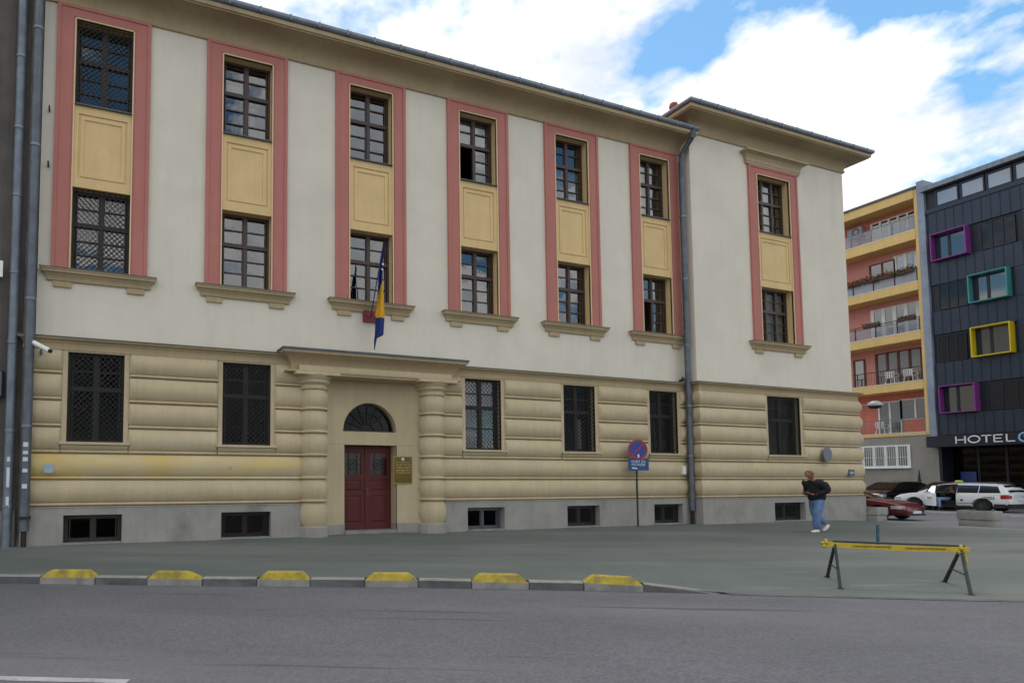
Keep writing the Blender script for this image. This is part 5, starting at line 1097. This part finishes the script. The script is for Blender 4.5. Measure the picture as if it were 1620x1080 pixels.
wf.box(X_, X_ + .05, wy0, wy1, wz0, wz0 + .09).box(X_, X_ + .05, wy0, wy1, wz1 - .08, wz1)
for k in range(6): yy = wy0 + (wy1 - wy0) * k / 5; wf.box(X_ - .004, X_ + .05, yy - .07, yy + .07, wz0, wz1)
wo = wf.build('barred_window', 'white', Ap)
MB().add([(X_ + .02, wy0, wz0), (X_ + .02, wy1, wz0), (X_ + .02, wy1, wz1), (X_ + .02, wy0, wz1)], [(0, 3, 2, 1)]).build('pane', 'hotel_glass_grey', wo)
bb = MB()
for k in range(26): yy = wy0 + .06 + k * .115; bb.bar((X_ - .05, yy, wz0 + .05), (X_ - .05, yy, wz1 - .05), .009, 5)
bb.bar((X_ - .05, wy0, wz0 + .6), (X_ - .05, wy1, wz0 + .6), .009, 5).build('window_bars', 'white', wo)
MB().box(HX - .15, HX + .02, wy0 - .1, wy1 + .1, wz0 - .07, wz0 - .002).build('sill', 'white', wo)
# things on the balconies
fb = thing('flower_boxes', (HX, 8, 14.1), 'long row of red and yellow flowers in boxes along the fourth balcony rail', 'flower boxes')
for k in range(4): MB().box(HX - .18, HX - .01, 6.4 + k * .95, 7.25 + k * .95, 13.98, 14.16).build('box', 'planter_box', fb)
random.seed(11)
for nm, m, cnt in (('foliage', 'leaf', 900), ('flowers', 'petal', 420), ('yellow_flowers', 'flag_yellow', 90)):
    g = MB()
    for k in range(cnt):
        y = random.uniform(6.35, 10.15); p = Vector((HX - .1 + random.gauss(0, .09), y, 14.2 + random.gauss(0, .085) + .05 * math.sin(y * 5) - (.1 if random.random() < .25 else 0)))
        if nm == 'flowers' and y < 7.6 and random.random() < .75: continue
        a = Vector((random.gauss(0, 1), random.gauss(0, 1), random.gauss(0, 1))).normalized() * .045; b = a.cross(Vector((random.gauss(0, 1), random.gauss(0, 1), 1))).normalized() * .04
        g.add([p - a, p + b, p + a, p - b], [(0, 1, 2, 3)])
    o = g.build(nm, m, fb); o['kind'] = 'stuff'
tr_ = thing('rail_planter', (HX, 7, 11.2), 'dark planter box with trailing plants on the third balcony rail', 'planter')
MB().box(HX - .14, HX + .02, 6.45, 7.35, 11.12, 11.28).build('box', 'maroon_rail', tr_); MB().box(HX - .14, HX + .02, 8.3, 9.2, 11.10, 11.26).build('box', 'maroon_rail', tr_)
g = MB()
for k in range(260):
    y = random.choice((random.uniform(6.45, 7.35), random.uniform(8.3, 9.3))); p = Vector((HX - .07 + random.gauss(0, .05), y, 11.32 + random.gauss(0, .05))); a = Vector((random.gauss(0, 1), random.gauss(0, 1), random.gauss(0, 1))).normalized() * .04; b = a.cross(Vector((random.gauss(0, 1), random.gauss(0, 1), 1))).normalized() * .04; g.add([p - a, p + b, p + a, p - b], [(0, 1, 2, 3)])
g.build('foliage', 'leaf', tr_)['kind'] = 'stuff'
def chair(loc, rz, label):
    t = thing('plastic_chair', loc, label, 'chair', 'white plastic balcony chairs', rz)
    MB().box(-.24, .24, -.23, .23, .40, .44).build('seat', 'white', t, local=True)
    b = MB(); b.box(-.26, -.22, -.24, .24, .74, .80)
    for k in range(5): b.box(-.255, -.225, -.22 + k * .1, -.16 + k * .1, .44, .74)
    b.build('backrest', 'white', t, local=True)
    for sy in (-1, 1): MB().box(-.24, .24, sy * .26 - .025, sy * .26 + .025, .62, .66).box(.18, .23, sy * .26 - .022, sy * .26 + .022, .44, .62).build('armrest', 'white', t, local=True)
    for sx in (-1, 1):
        for sy in (-1, 1): MB().bar((sx * .2, sy * .2, .42), (sx * .25, sy * .25, 0), .022, 5).build('leg', 'white', t, local=True)
chair((HX + .45, 8.05, 7.39), 0, 'white plastic chair on the second balcony, left of the two side by side'); chair((HX + .45, 7.1, 7.39), 0, 'white plastic chair on the second balcony, right of the two side by side')
chair((HX + .5, 8.75, 4.31), 0, 'white plastic chair on the lowest balcony')
ac = thing('air_conditioner', (HX + .9, 9.7, 18), 'grey air conditioner under the top balcony ceiling', 'air conditioner')
MB().box(HX + .85, HX + 1.28, 9.55, 10.4, 17.55, 18.1).build('case', 'frost', ac); MB().ring((HX + .845, 9.9, 17.83), (-1, 0, 0), .16, .22, 20, .02).build('fan_guard', 'iron', ac)
# small conifer behind the maroon car
sh = thing('conifer_shrub', (44.2, 6.5, -.05), 'slim green conifer rising behind the maroon hatchback', 'shrub'); MB().bar((44.3, 6.35, -.05), (44.3, 6.35, 1.5), .03, 6, .01).build('trunk', 'planter_box', sh); g = MB()
for k in range(700):
    z = random.uniform(.3, 2.0); r = .22 * (2.05 - z) / 1.75; a_ = random.uniform(0, 6.28); p = Vector((44.3 + r * math.cos(a_) * random.random() ** .5, 6.35 + r * math.sin(a_) * random.random() ** .5, z)); a = Vector((random.gauss(0, .4), random.gauss(0, .4), 1)).normalized() * .06; b = a.cross(Vector((random.gauss(0, 1), random.gauss(0, 1), .2))).normalized() * .02; g.add([p - a, p + b, p + a, p - b], [(0, 1, 2, 3)])
g.build('foliage', 'leaf', sh)['kind'] = 'stuff'
